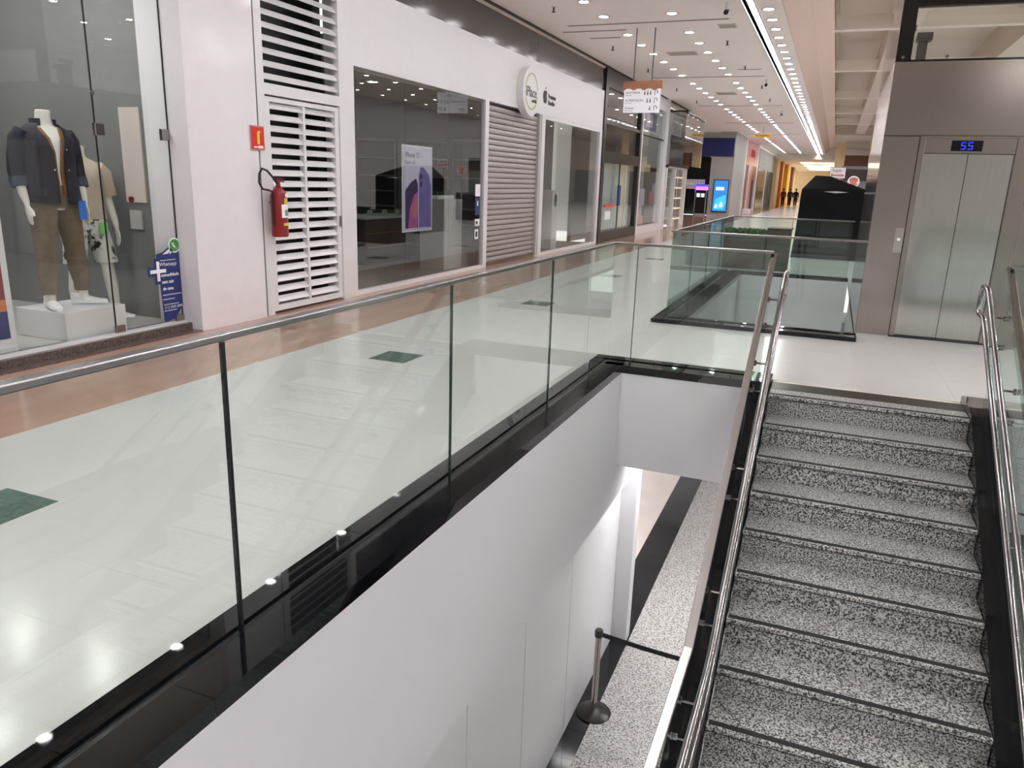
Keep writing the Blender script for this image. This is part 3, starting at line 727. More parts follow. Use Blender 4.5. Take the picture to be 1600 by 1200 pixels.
def mannequin1():
    k, o, rot = 1.13, (-6.68, 5.06, .345), -.10
    t = thing('mannequin', 'headless white mannequin in navy denim jacket and khaki trousers on the white display box', 'mannequin', o)
    legs = {-1: leg(-1,.02,.05), 1: leg(1,-.02,.09)}
    arms = {sd: ([(-.01,sd*.17,1.40),(-.02,sd*.215,1.33),(-.035,sd*.245,1.12),(.02,sd*.245,.93),(.045,sd*.24,.86)], [.05,.052,.042,.034,.024]) for sd in (-1,1)}
    P = lambda mb: scaled(mb, k, o, rot)
    b = part('body', P(body_mesh(legs, arms)), 'mannequin', t); remesh(b, .010)
    # trousers
    m = MB(); m.loft([(0,0,.82,.115,.155),(0,0,.88,.128,.178),(0,0,.97,.124,.176),(0,0,1.04,.115,.16)], 22)
    tr = part('trousers', P(m), 'khaki', t, smooth=True)
    for sd in (-1,1):
        L_ = legs[sd]; m = MB(); rr = []
        for i, (x,y,z,a,c) in enumerate(L_[1:]): rr.append((x,y,z+(.035 if i == 0 else 0),a+.022,c+.022))
        rr.insert(1, (L_[1][0], L_[1][1], .20, .066, .066)); m.loft(rr, 16)
        part('trouser_leg', P(m), 'khaki', tr, smooth=True)
    # shirt layers and jacket
    m = MB(); m.loft([(0,0,1.0,.124,.172),(0,0,1.1,.112,.152),(.005,0,1.25,.128,.168),(0,0,1.36,.122,.175),(-.01,0,1.43,.075,.12)], 22)
    part('tee_shirt', P(m), 'white_cloth', t, smooth=True)
    m = MB(); loft_open(m, [(0,0,.93,.146,.20,.05),(0,0,1.1,.132,.175,.07),(.005,0,1.25,.142,.186,.12),(0,0,1.36,.136,.19,.24),(-.01,0,1.44,.09,.15,.5)], 26, 0)
    part('overshirt', P(m), 'brown_cloth', t, smooth=True)
    m = MB(); loft_open(m, [(0,0,.86,.168,.222,.16),(0,0,.98,.165,.212,.17),(0,0,1.1,.156,.20,.18),(.005,0,1.25,.160,.208,.22),(0,0,1.36,.150,.212,.36),(-.012,0,1.43,.115,.188,.6),(-.02,0,1.475,.088,.115,.8)], 30, 0)
    jk = part('jacket', P(m), 'denim', t, smooth=True)
    for sd in (-1,1):
        m = MB(); m.tube([(-.01,sd*.165,1.40),(-.02,sd*.21,1.34),(-.03,sd*.235,1.22),(-.03,sd*.248,1.10),(-.01,sd*.248,1.04)], [.07,.072,.066,.062,.06], 14)
        part('sleeve', P(m), 'denim', jk, smooth=True)
        m = MB(); m.tube([(-.02,sd*.248,1.055),(0,sd*.248,.985)], [.066,.063], 14); part('rolled_cuff', P(m), 'denim_light', jk, smooth=True)
        m = MB(); m.prism([(-.05,-.02),(.05,-.02),(.05,.025),(0,.04),(-.05,.025)], (.158,sd*.115,1.27), (-.35*sd,.94,0), (0,0,1), .006); part('pocket_flap', P(m), 'denim', jk)
        for z in (1.28, 1.12): 
            m = MB().disc((.162,sd*.058,z),(0,1,0),(0,0,1),.008,.005,10); part('button', P(m), 'chrome', jk)
    m = MB(); m.ring((-.018,0,1.455),(1,0,0),(0,1,0),.07,.095,.055,26,.75,2*PI-.75); part('collar', P(m), 'denim', jk, smooth=True)
    m = MB().prism([(-.04,-.10),(.04,-.10),(.04,.05),(-.04,.05)], (.172,.13,.83), (-.3,.95,0), (0,0,1), .004); part('swing_tag', P(m), 'blue_tag', t, label='blue swing tag')
    for sd in (-1,1):
        x, y = legs[sd][0][0], legs[sd][0][1]
        c, s = math.cos(rot), math.sin(rot)
        part('shoe', shoe(o[0]+k*(x*c-y*s), o[1]+k*(x*s+y*c), o[2], -.35 if sd < 0 else .75, k), 'shoe_white', t, smooth=True)
def mannequin2():
    k, o, rot = 1.12, (-7.08, 5.69, .08), -.15
    t = thing('mannequin', 'headless white mannequin in beige shirt and leaf print shorts behind the display box', 'mannequin', o)
    legs = {-1: leg(-1,-.05,.05), 1: leg(1,.04,.10)}
    arms = {sd: ([(-.01,sd*.17,1.40),(-.02,sd*.215,1.33),(-.035,sd*.255,1.12),(.03,sd*.262,.93),(.06,sd*.258,.86)], [.05,.052,.042,.034,.024]) for sd in (-1,1)}
    P = lambda mb: scaled(mb, k, o, rot)
    b = part('body', P(body_mesh(legs, arms)), 'mannequin', t); remesh(b, .010)
    m = MB(); m.loft([(0,0,.80,.12,.165),(0,0,.88,.132,.182),(0,0,.97,.126,.178),(0,0,1.04,.115,.16)], 22)
    sh = part('shorts', P(m), 'floral', t, smooth=True)
    for sd in (-1,1):
        L_ = legs[sd]; m = MB(); m.loft([(L_[3][0],L_[3][1],.54,.098,.098),(L_[4][0],L_[4][1],.70,.104,.104),(0,sd*.09,.86,.104,.104)], 16)
        part('shorts_leg', P(m), 'floral', sh, smooth=True)
    m = MB(); m.loft([(0,0,.94,.146,.195),(0,0,1.1,.138,.178),(.005,0,1.25,.14,.18),(0,0,1.36,.134,.188),(-.01,0,1.44,.092,.16),(-.015,0,1.475,.066,.09)], 24)
    s2 = part('shirt', P(m), 'beige_cloth', t, smooth=True)
    for sd in (-1,1):
        m = MB(); m.tube([(-.01,sd*.16,1.395),(-.02,sd*.222,1.34),(-.03,sd*.252,1.20),(-.034,sd*.262,1.15)], [.07,.078,.08,.08], 14); part('sleeve', P(m), 'beige_cloth', s2, smooth=True)
    m = MB().prism([(-.045,-.05),(.045,-.05),(.045,.05),(-.045,.05)], (.15,.08,.86), (-.2,.97,0), (0,0,1), .004); part('price_tag', P(m), 'pale_green', t, label='pale green price tag')
    for sd in (-1,1):
        x, y = legs[sd][0][0], legs[sd][0][1]; c, s = math.cos(rot), math.sin(rot)
        part('shoe', shoe(o[0]+k*(x*c-y*s), o[1]+k*(x*s+y*c), o[2], -.2 if sd < 0 else .3, k), 'shoe_white', t, smooth=True)
mannequin1(); mannequin2()

# framed picture panel at the left end of the window
fp = thing('poster_stand', 'tall white framed poster with red and navy picture in the clothes shop window', 'poster', (-6.5,4.0,.08))
part('frame', MB().box(-6.56,-6.50,3.30,4.42,.10,1.75), 'white_satin', fp, bevel=.004)
part('print', MB().box(-6.50,-6.495,3.36,4.36,.18,1.69), 'red_deep', fp)
part('print_patch', MB().box(-6.495,-6.492,3.36,4.36,.18,.42), 'navy', fp)
part('print_patch', MB().box(-6.495,-6.492,3.36,4.36,.42,.52), 'orange_panel', fp)
part('print_patch', MB().box(-6.495,-6.492,3.36,4.30,1.0,1.69), 'brown_dark', fp)
part('foot', MB().box(-6.62,-6.44,3.35,4.38,.08,.11), 'white_satin', fp)

# sticker on the glass
sx = XG+.008
sk = thing('window_sticker', 'dark blue sticker with white slogan and green phone bubble on the clothes shop glass', 'sticker', (sx,5.97,.12))
part('sheet', MB().prism([(-.19,.60),(-.19,.70),(-.10,.72),(.0,.78),(.17,.75),(.20,.20),(.09,.13),(.0,.02),(-.15,.0),(-.17,.45)], (sx,5.99,.11), Y, Zv, .002), 'navy', sk)
part('plus_backing', MB().prism([(-.13,-.045),(-.045,-.045),(-.045,-.13),(.045,-.13),(.045,-.045),(.13,-.045),(.13,.045),(.045,.045),(.045,.13),(-.045,.13),(-.045,.045),(-.13,.045)], (sx+.001,5.81,.64), Y, Zv, .002), 'navy', sk)
part('plus', MB().prism([(-.1,-.018),(-.018,-.018),(-.018,-.1),(.018,-.1),(.018,-.018),(.1,-.018),(.1,.018),(.018,.018),(.018,.1),(-.018,.1),(-.018,.018),(-.1,.018)], (sx+.003,5.81,.64), Y, Zv, .002), 'white_print', sk)
bb = part('bubble', MB().disc((sx+.002,6.045,.89),Y,Zv,.078,.002,28).prism([(-.07,-.09),(-.02,-.06),(-.06,-.02)],(sx+.002,6.045,.89),Y,Zv,.002), 'white_print', sk, label='green round phone bubble emblem')
part('bubble_fill', MB().disc((sx+.004,6.045,.89),Y,Zv,.062,.002,28), 'green', bb)
part('handset', MB().ring((sx+.006,6.075,.915),Y,Zv,.042,.062,.002,10,PI*1.05,PI*1.48).disc((sx+.006,6.023,.905),Y,Zv,.014,.002,10).disc((sx+.006,6.063,.862),Y,Zv,.014,.002,10), 'white_print', bb)
part('white_corner', MB().prism([(-.09,.695),(.02,.76),(.04,.735),(-.02,.70)], (sx+.002,5.97,.11), Y, Zv, .002), 'white_print', sk)
for s_, sz, z, y in (('Whatsapp',.055,.705,5.83),('comodidade',.047,.595,5.84),('sem sair',.047,.525,5.845),('de casa',.047,.455,5.85),('(11) 3565-2892',.038,.258,5.855)):
    text('lettering', s_, sz, 'white_print', sk, (sx+.003,y,z), Y, Zv, .001, 'LEFT', .0012 if sz == .047 else 0)
for z, w_ in ((.745,.2),(.39,.24),(.345,.15),(.29,.2),(.225,.17)):
    part('small_print', MB().box(sx+.002,sx+.0035,5.845,5.845+w_,z-.004,z+.004), 'lilac', sk)

# ================================================================ LOUVRED SERVICE DOOR, EXTINGUISHER
ld = sroot('door_1', 'white louvred service door with louvre panel above')
XL = -6.08
struct('door_frame', MB().box(XL-.09,XL+.03,7.14,7.30,0,ZC).box(XL-.09,XL+.03,8.74,8.86,0,ZC).box(XL-.09,XL+.03,7.30,8.74,2.50,2.62), 'white_satin', ld)
struct('door_leaf', MB().box(XL-.06,XL+.015,7.31,7.39,.03,2.48).box(XL-.06,XL+.015,8.65,8.73,.03,2.48).box(XL-.06,XL+.015,7.39,8.65,2.43,2.48).box(XL-.06,XL+.015,7.39,8.65,.03,.10).box(XL-.06,XL+.012,8.00,8.04,.1,2.43), 'white_satin', ld)
struct('backing', MB().box(XL-.5,XL-.45,7.2,8.8,0,ZC), 'black', ld)
def slat_mesh(w_):
    return mesh('slat', MB().prism([(-.050,.030),(-.044,.036),(.010,-.030),(.004,-.038)], (0,w_,0), (1,0,0), (0,0,1), w_), 'white_satin')
sA = slat_mesh(.61); sC = slat_mesh(1.44)
for i in range(19):
    z = .165+.1235*i
    link('slat', sA, ld, (XL,7.39,z)); link('slat', sA, ld, (XL,8.04,z))
for i in range(14): link('slat', sC, ld, (XL,7.30,2.70+.134*i))
struct('door_handle', MB().box(XL+.015,XL+.035,8.68,8.71,.98,1.12), 'steel', ld)
single('wall_conduit', MB().box(XF-.06,XF-.02,7.125,7.165,0,ZC), 'grey_print', 'thin grey vertical conduit between the white pillar and the louvred door', 'conduit')

ex, ey = -5.92, 7.30
fe = thing('fire_extinguisher', 'red fire extinguisher with black hose hanging by the louvred door', 'fire extinguisher', (ex,ey,.93))
part('cylinder', MB().lathe([(.0,.0),(.088,.0),(.095,.015),(.095,.46),(.085,.50),(.05,.545),(.03,.555),(.03,.58),(.0,.58)], (ex,ey,.93), 28), 'red', fe, smooth=True)
part('valve', MB().lathe([(.024,.57),(.024,.63),(.0,.63)], (ex,ey,.93), 12).box(ex-.012,ex+.012,ey-.02,ey+.10,1.545,1.56).box(ex-.012,ex+.012,ey-.02,ey+.09,1.575,1.59), 'red_deep', fe)
part('hose', MB().tube([(ex,ey-.02,1.53),(ex,ey-.09,1.60),(ex,ey-.18,1.67),(ex,ey-.26,1.69),(ex,ey-.31,1.63),(ex,ey-.32,1.54),(ex,ey-.27,1.47),(ex,ey-.16,1.455),(ex,ey-.105,1.44),(ex,ey-.105,1.3),(ex,ey-.10,1.05)], .012, 8), 'rubber', fe, smooth=True)
def wrap(z0, z1, a0, a1, mt, nm='label'):
    part(nm, MB().ring((ex,ey,z0),(1,0,0),(0,1,0),.094,.0965,z1-z0,12,a0,a1), mt, fe, smooth=True)
wrap(1.15,1.30,-.6,.7,'white_print'); wrap(1.17,1.24,-.2,.7,'green'); wrap(1.30,1.37,-.2,.7,'yellow'); wrap(1.06,1.09,-.4,.6,'yellow'); wrap(1.38,1.42,0,.6,'white_print')
part('bracket', MB().box(XF-.1,ex-.06,ey-.015,ey+.015,1.30,1.33), 'steel', fe)
fs_ = thing('fire_sign', 'small red fire extinguisher sign on the white pillar edge', 'sign', (XF+.012,7.1,1.9))
part('plate', MB().box(XF+.004,XF+.014,7.00,7.20,1.90,2.13), 'red_sign', fs_)
part('border', MB().box(XF+.003,XF+.012,6.99,7.21,1.885,2.145), 'rose', fs_)
part('pictogram', MB().box(XF+.014,XF+.016,7.09,7.13,1.95,2.07).box(XF+.014,XF+.016,7.10,7.145,2.07,2.09), 'yellow', fs_)
part('caption', MB().box(XF+.014,XF+.016,7.03,7.09,1.91,1.925).box(XF+.014,XF+.016,7.1,7.18,1.905,1.935), 'white_print', fs_)

# ================================================================ PHONE SHOP
XP = -6.10
struct('wall_fascia', MB().box(-6.36,XP,8.86,21.12,3.05,4.06), 'white_satin', label='long white shop fascia above the phone shop')
struct('trim_7', MB().box(-6.40,XP-.03,7.14,21.12,4.06,4.62), 'dark_band', label='glossy dark band above the white fascia')
struct('wall_pilaster', MB().box(-6.36,XP,8.86,9.15,0,3.05).box(-6.36,XP,20.92,21.14,0,3.05), 'white_satin')
struct('floor_phone_shop', MB().box(-12,-6.32,8.86,21.2,-.06,.0), 'grey_wall')
struct('ceiling_phone_shop', MB().box(-12,-6.36,8.86,21.2,3.3,3.4), 'grey_wall')
struct('wall_phone_shop', MB().box(-12.2,-12,8.86,21.2,0,3.4).box(-12,-6.4,8.7,8.86,0,4.62).box(-12,-6.36,16.42,16.5,0,3.3), 'dark_metal')
w2 = sroot('window_2', 'phone shop window of three tall panes')
for a, b in ((9.15,10.55),(10.555,12.02),(12.025,13.40)):
    struct('glass_pane', MB().box(XP-.05,XP-.038,a,b,.06,3.05), 'glass_shop', w2)
struct('window_frame', MB().box(XP-.08,XP-.01,9.15,13.40,0,.06), 'white_satin', w2)
struct('window_frame', MB().box(XP-.08,XP+.0,13.40,13.56,0,3.05), 'white_satin', w2)
rs = thing('roller_shutter', 'closed grey slatted roller shutter between the phone shop windows', 'shutter', (XP-.06,14.9,0))
slm = mesh('slat', MB().prism([(0,.004),(.022,.016),(.030,.05),(.022,.088),(0,.1),(-.006,.1),(-.006,.004)], (0,2.72,0), (1,0,0), (0,0,1), 2.72), 'shutter')
for i in range(29): link('slat', slm, rs, Vector((XP-.10,13.57,.06+.1015*i))-wloc(rs))
part('bottom_bar', MB().box(XP-.11,XP-.06,13.57,16.29,.0,.07), 'steel', rs)
part('guide', MB().box(XP-.12,XP-.02,16.29,16.40,0,3.05), 'grey_light', rs)
part('backing', MB().box(XP-.14,XP-.12,13.57,16.3,0,3.05), 'dark_metal', rs)
w3 = sroot('window_3', 'phone shop side window with grey interior')
for a, b in ((16.6,18.7),(18.705,20.9)):
    struct('glass_pane', MB().box(XP-.05,XP-.038,a,b,.06,3.0), 'glass_shop', w3)
struct('window_frame', MB().box(XP-.08,XP-.0,16.40,16.60,0,3.05), 'white_satin', w3)
struct('window_frame', MB().box(XP-.08,XP-.01,16.60,20.92,0,.06).box(XP-.08,XP-.01,16.6,20.92,2.98,3.05), 'white_satin', w3)
struct('wall_phone_partition', MB().box(-7.6,-7.5,16.5,21.1,0,3.3), 'grey_wall')
# round sign and small emblem
rsn = thing('shop_sign', 'round white shop sign with lime ring above the roller shutter', 'sign', (XP,15.35,2.93))
cy_, cz_ = 15.30, 3.40
part('drum', MB().disc((XP,cy_,cz_),Y,Zv,.475,.15,48), 'white_satin', rsn, smooth=True)
for a0, a1 in ((.15,PI*.95),(PI*1.12,PI*1.93)):
    part('ring', MB().ring((XP+.15,cy_,cz_),Y,Zv,.325,.352,.004,36,a0,a1), 'lime', rsn)
text('lettering', 'iPlace', .27, 'grey_print', rsn, (XP+.151,cy_-.02,cz_-.02), Y, Zv, .004, 'CENTER', .003)
text('lettering', 'mobile', .10, 'dark_print', rsn, (XP+.151,cy_+.15,cz_-.17), Y, Zv, .004, 'CENTER', .002)
em = thing('wall_emblem', 'small black fruit emblem with two lines of lettering on the white fascia', 'sign', (XP,16.7,3.33))
ap = [(.0,.09),(.05,.105),(.095,.075),(.075,.03),(.085,-.03),(.105,-.045),(.075,-.11),(.035,-.13),(0,-.115),(-.035,-.13),(-.075,-.10),(-.105,-.02),(-.10,.05),(-.05,.10)]
part('fruit', MB().prism([(a*1.15,b*1.15) for a, b in ap[::-1]], (XP,16.50,3.44), Y, Zv, .006), 'dark_print', em)
part('leaf', MB().prism([(0,.13),(.05,.19),(.045,.14)], (XP,16.50,3.45), Y, Zv, .006), 'dark_print', em)
text('lettering', 'Premium', .135, 'dark_print', em, (XP,16.70,3.455), Y, Zv, .006, 'LEFT', .003)
text('lettering', 'Reseller', .135, 'dark_print', em, (XP,16.70,3.325), Y, Zv, .006, 'LEFT', .003)
# poster
po = thing('phone_poster', 'lilac poster showing two purple phones behind the phone shop glass', 'poster', (-6.2,11.05,.83))
xq = -6.18
part('board', MB().box(xq-.02,xq,10.58,11.50,.83,2.10), 'lilac', po)
part('border', MB().box(xq-.021,xq-.018,10.55,11.53,.80,2.13), 'white_print', po)
part('phone_print', MB().prism([(.47,.03),(.88,.03),(.88,.70),(.80,.86),(.62,.98),(.52,.97),(.47,.86)], (xq,10.58,.83), Y, Zv, .002), 'purple', po)
part('phone_print', MB().prism([(.04,.03),(.44,.03),(.44,.70),(.38,.80),(.22,.74),(.04,.62)], (xq,10.58,.83), Y, Zv, .002), 'purple_dark', po)
part('screen_arc', MB().prism([(.12,.03),(.40,.03),(.43,.30),(.43,.60),(.30,.54),(.18,.34)], (xq+.002,10.58,.83), Y, Zv, .002), 'pink', po)
part('screen_arc', MB().prism([(.26,.20),(.36,.16),(.41,.34),(.42,.52),(.32,.44)], (xq+.004,10.58,.83), Y, Zv, .002), 'rose', po)
part('lens_print', MB().disc((xq+.002,11.12,1.66),Y,Zv,.045,.002,16).disc((xq+.002,11.12,1.54),Y,Zv,.045,.002,16), 'purple_dark', po)
text('lettering', 'iPhone 12', .11, 'grey_print', po, (xq+.001,10.62,1.98), Y, Zv, .002, 'LEFT', .001)
text('lettering', 'Super útil', .08, 'grey_print', po, (xq+.001,10.62,1.87), Y, Zv, .002, 'LEFT')
# interior furniture
phone_fill_lens = mesh('lamp_lens', MB().disc((0,0,-.004),(1,0,0),(0,1,0),.086,.006,16), 'lamp_phone_fill')  # weak lamps added to lift the dark shop interior
for x, y in ((-8,10),(-8,12.6),(-10.4,10),(-10.4,12.6),(-10.4,15),(-6.9,17.6),(-6.9,19.8)):
    downlight(x, y, 3.3, 'round downlight added to brighten the phone shop interior', 'added phone shop downlights', phone_fill_lens)
def display_table(x, y0, y1, label):
    t = thing('display_table', label, 'table', (x,(y0+y1)/2,0))
    part('table_top', MB().box(x-.45,x+.45,y0,y1,.86,.90), 'grey_light', t, bevel=.004)
    part('body', MB().box(x-.40,x+.40,y0+.08,y1-.08,.08,.86), 'brown_dark', t)
    part('plinth', MB().box(x-.34,x+.34,y0+.14,y1-.14,0,.08), 'black', t)
    for z in (.32,.58): part('shelf_line', MB().box(x+.395,x+.415,y0+.12,y1-.12,z,z+.025), 'brown', t)
    for i in range(4):
        yy = y0+.2+(y1-y0-.4)*i/3
        single('display_phone', MB().box(x+.05,x+.12,yy-.04,yy+.04,.90,1.00), 'grey_light', 'small phone on a stand on the '+label.split(' in ')[0], 'phone', 'phones on show tables')
display_table(-8.2,9.3,11.2,'dark wooden display table in the phone shop near the white pilaster')
display_table(-8.4,12.2,14.2,'black display table in the phone shop behind the lilac poster')
def wall_cabinet(x0, x1, label):
    yb = 16.42
    c = thing('wall_cabinet', label, 'cabinet', ((x0+x1)/2, yb-.2, 0))
    part('carcass', MB().box(x0,x1,yb-.05,yb,0,2.5), 'cabinet_dark', c)
    part('frame', MB().box(x0,x0+.06,yb-.42,yb-.05,0,2.5).box(x1-.06,x1,yb-.42,yb-.05,0,2.5).box(x0+.06,x1-.06,yb-.42,yb-.05,2.44,2.5).box(x0+.06,x1-.06,yb-.42,yb-.05,0,.1), 'grey_wall', c)
    for z in (.6,.95,1.3,1.65,2.05): part('shelf', MB().box(x0+.06,x1-.06,yb-.40,yb-.05,z,z+.03), 'grey_wall', c)
    part('door', MB().box(x0+.07,x1-.07,yb-.41,yb-.39,.12,.56), 'brown_dark', c)
for a, b, l in ((-8.1,-6.75,'dark shelving cabinet in the phone shop next to the shutter'),(-9.5,-8.15,'dark shelving cabinet in the phone shop second from the shutter'),(-10.9,-9.55,'dark shelving cabinet in the phone shop third from the shutter')): wall_cabinet(a,b,l)
single('service_counter', MB().box(-7.0,-6.5,12.55,13.3,0,1.28), 'grey_light', 'tall pale counter plinth behind the phone shop glass by the shutter', 'counter', bevel=.006)
pl = thing('counter_plant', 'row of small green leaves in a tray on the pale counter', 'plant', (-6.75,12.9,1.28))
part('tray', MB().box(-6.85,-6.65,12.6,13.25,1.28,1.34), 'white_satin', pl)
m = MB()
for i in range(60):
    y = 12.62+.6*random.random(); x = -6.83+.16*random.random(); a = random.random()*6.28; h = .06+.05*random.random()
    m.add([(x,y,1.33),(x+.02*math.cos(a),y+.02*math.sin(a),1.33+h),(x+.02*math.cos(a+1),y+.02*math.sin(a+1),1.33+h*.7)], [(0,1,2)])
part('foliage', m, 'leaf_dark', pl)
for z0, z1, mt, l in ((1.34,1.56,'white_print','blank white notice on the phone shop pane beside the shutter'),(1.0,1.32,'navy','blue sticker on the phone shop pane beside the shutter'),(.80,.93,'white_print','small white opening hours card on the phone shop pane'),(.56,.74,'white_print','narrow white card lowest on the phone shop pane')):
    o = thing('window_notice', l, 'notice', (XP-.036,13.2,z0))
    part('sheet', MB().box(XP-.037,XP-.034,13.09,13.30 if z1 > .9 else 13.25,z0,z1), mt, o)
    if mt == 'navy': part('mark', MB().box(XP-.034,XP-.033,13.17,13.22,1.17,1.26), 'white_print', o)
    elif z1 < 1: part('mark', MB().box(XP-.034,XP-.033,13.13,13.21,z0+.04,z1-.04), 'dark_print', o)
# appliance shapes in the side window
single('grey_wardrobe', MB().box(-7.2,-6.9,17.0,18.5,0,1.9), 'grey_print', 'tall grey cupboard inside the phone shop side window', 'cupboard', bevel=.01)
dc = thing('display_case', 'white upright device with black oval inside the side window', 'device', (-6.5,18.4,.9))
part('case', MB().box(-6.7,-6.4,18.15,18.55,.0,1.45), 'white_satin', dc, bevel=.02)
part('oval', MB().prism([(.09*math.cos(a*PI/10),.16*math.sin(a*PI/10)) for a in range(20)], (-6.4,18.35,1.2), Y, Zv, .004), 'black', dc)
single('striped_banner', MB().prism([(0,.5),(.35,1.25),(.42,1.25),(.18,.5)], (-6.6,17.6,.3), Y, Zv, .01), 'rose', 'slanted pink banner inside the side window', 'banner')

# ================================================================ SHOPS FURTHER DOWN
w4 = sroot('window_4', 'dark framed shopfront with drawn pale curtains')
struct('frame', MB().box(-6.3,XP+.03,21.16,21.42,0,4.66).box(-6.3,XP+.03,25.46,25.68,0,4.2).box(-6.3,XP+.03,21.42,25.46,2.22,2.52).box(-6.3,XP+.03,21.42,25.46,4.2,4.66).box(-6.3,XP+.03,21.42,25.46,0,.30).box(-6.3,XP+.02,21.42,25.46,3.25,3.33), 'dark_metal', w4)
struct('glass_pane', MB().box(XP-.05,XP-.038,21.42,25.46,2.52,3.25), 'glass_dark', w4)
struct('glass_pane', MB().box(XP-.05,XP-.038,21.42,25.46,3.33,4.2), 'glass_dark', w4)
for a, b in ((21.43,23.42),(23.44,25.45)): struct('glass_pane', MB().box(XP-.05,XP-.038,a,b,.30,2.22), 'glass_clear', w4)
struct('door_stile', MB().box(XP-.06,XP-.03,23.40,23.46,.3,2.22), 'dark_metal', w4)
struct('backing', MB().box(-7.0,-6.9,21.2,25.6,0,4.5), 'grey_wall', w4)
for i in range(8):
    y = 21.45+.5*i
    o = thing('curtain', 'pale curtain panel drawn behind the dark framed shop doors', 'curtain', (-6.35,y+.25,.3), 'curtains behind the dark framed doors')
    pts = [(j*.05, .025*math.sin(j*1.25+i)) for j in range(11)]
    poly = pts+[(a, b-.008) for a, b in pts[::-1]]
    part('cloth', MB().prism([(b, a) for a, b in poly], (-6.35,y,.3), (1,0,0), (0,1,0), 1.92), 'curtain', o)
single('barrier_board', MB().box(XP+.0,XP+.02,21.7,22.9,.98,1.06), 'red_sign', 'red strip across the dark framed shop door', 'strip')
single('door_notice', MB().box(XP-.036,XP-.033,22.0,22.6,.62,.86), 'white_print', 'white notice under the red strip on the shop door', 'notice')
single('door_lock', MB().box(XP-.02,XP+.03,23.2,23.44,1.0,1.6), 'navy', 'blue pull handle plate on the dark framed shop door', 'handle')

w5 = sroot('window_5', 'white framed shop window with small bright display')
struct('window_frame', MB().box(-6.3,XP+.03,25.72,25.86,0,ZC).box(-6.3,XP+.03,29.4,29.95,0,ZC).box(-6.3,XP+.02,25.86,29.4,0,.24).box(-6.3,XP,25.86,29.4,4.25,ZC), 'white_satin', w5)
struct('glass_pane', MB().box(XP-.05,XP-.038,25.86,27.6,.24,4.25).box(XP-.05,XP-.038,27.61,29.4,.24,4.25), 'glass_shop', w5)
struct('window_bar', MB().box(XP-.06,XP-.02,25.86,29.4,3.22,3.27), 'dark_metal', w5)
struct('wall_shop_five', MB().box(-9,-8.8,25.7,34.2,0,4.7).box(-8.8,-6.3,25.6,25.72,0,4.7), 'grey_light')
bs = thing('blade_sign', 'blue and white sign inside the white framed shop window', 'sign', (-6.4,27,3.5))
part('panel', MB().box(-6.45,-6.40,26.3,29.3,3.55,4.15), 'royal', bs); part('patch', MB().box(-6.40,-6.39,27.6,28.6,3.62,4.08), 'lilac', bs)
cs = thing('clothes_rail', 'clothes stand with green and pink garments in the white framed shop window', 'clothes rack', (-6.6,26.6,.24))
part('pole', MB().tube([(-6.6,26.5,.0),(-6.6,26.5,2.0)], .02, 8), 'steel', cs)
part('garment', MB().loft([(-6.6,26.5,1.75,.12,.28),(-6.6,26.5,2.0,.16,.34),(-6.6,26.5,2.15,.1,.2)], 12), 'fabric_green', cs, smooth=True)
part('garment', MB().loft([(-6.6,26.4,1.05,.12,.2),(-6.6,26.5,1.45,.14,.34),(-6.6,26.55,1.72,.12,.26)], 12), 'fabric_pink', cs, smooth=True)
part('garment', MB().loft([(-6.6,26.3,.55,.1,.16),(-6.6,26.3,1.05,.12,.2)], 12), 'beige_cloth', cs, smooth=True)
single('display_screen', MB().box(-6.6,-6.5,27.6,28.6,.9,1.5), 'lilac', 'pale lilac display card in the white framed shop window', 'display')
single('display_stool', MB().box(-6.7,-6.4,27.5,28.2,.0,.55), 'rose', 'low pink display block in the white framed shop window', 'display block')

w6 = sroot('window_6', 'projecting glass shopfront with dark upper band')
struct('canopy_frame', MB().box(-6.2,-6.1,29.98,34.3,4.36,4.44).box(-6.1,-5.4,29.98,30.06,4.3,4.36).box(-5.48,-5.40,29.98,34.3,4.26,4.34), 'dark_metal', w6)
struct('glass_pane', MB().box(-5.47,-5.46,30.0,32.1,2.4,4.3).box(-5.47,-5.46,32.12,34.3,2.4,4.3).box(-6.1,-5.47,29.99,30.0,2.4,4.3), 'glass_dark', w6)
struct('upper_panel', MB().box(-6.0,-5.95,30.05,34.3,2.36,3.5), 'brown_dark', w6)
struct('door_frame', MB().box(-6.2,-6.02,30.0,30.14,0,2.4).box(-6.2,-6.02,31.7,31.86,0,2.4).box(-6.2,-6.02,30.0,34.3,2.3,2.4).box(-6.2,-6.02,34.2,34.34,0,ZC), 'white_satin', w6)
struct('glass_pane', MB().box(-6.1,-6.09,30.12,31.7,.1,2.3), 'glass_shop', w6)
struct('interior', MB().box(-6.9,-6.8,30.0,34.3,0,2.3), 'brown_dark', w6)
for i in range(3):
    single('shelf_goods', MB().box(-6.7,-6.4,30.3+.45*i,30.6+.45*i,.9+.3*(i % 2),1.4+.3*(i % 2)), ('rose','lilac','yellow')[i], ('pink','lilac','yellow')[i]+' goods on the shelf inside the projecting shopfront', 'goods')
for i in range(5):
    z = .3+.42*i
    o = thing('lit_shelf', 'warm lit glass display shelf in the corner of the projecting shopfront', 'shelf', (-6.4,32.8,z), 'warm lit shelves')
    part('board', MB().box(-6.6,-6.15,31.9,34.15,z,z+.03), 'beam', o); part('light_strip', MB().box(-6.2,-6.16,31.95,34.1,z-.03,z), 'glow_warm', o)

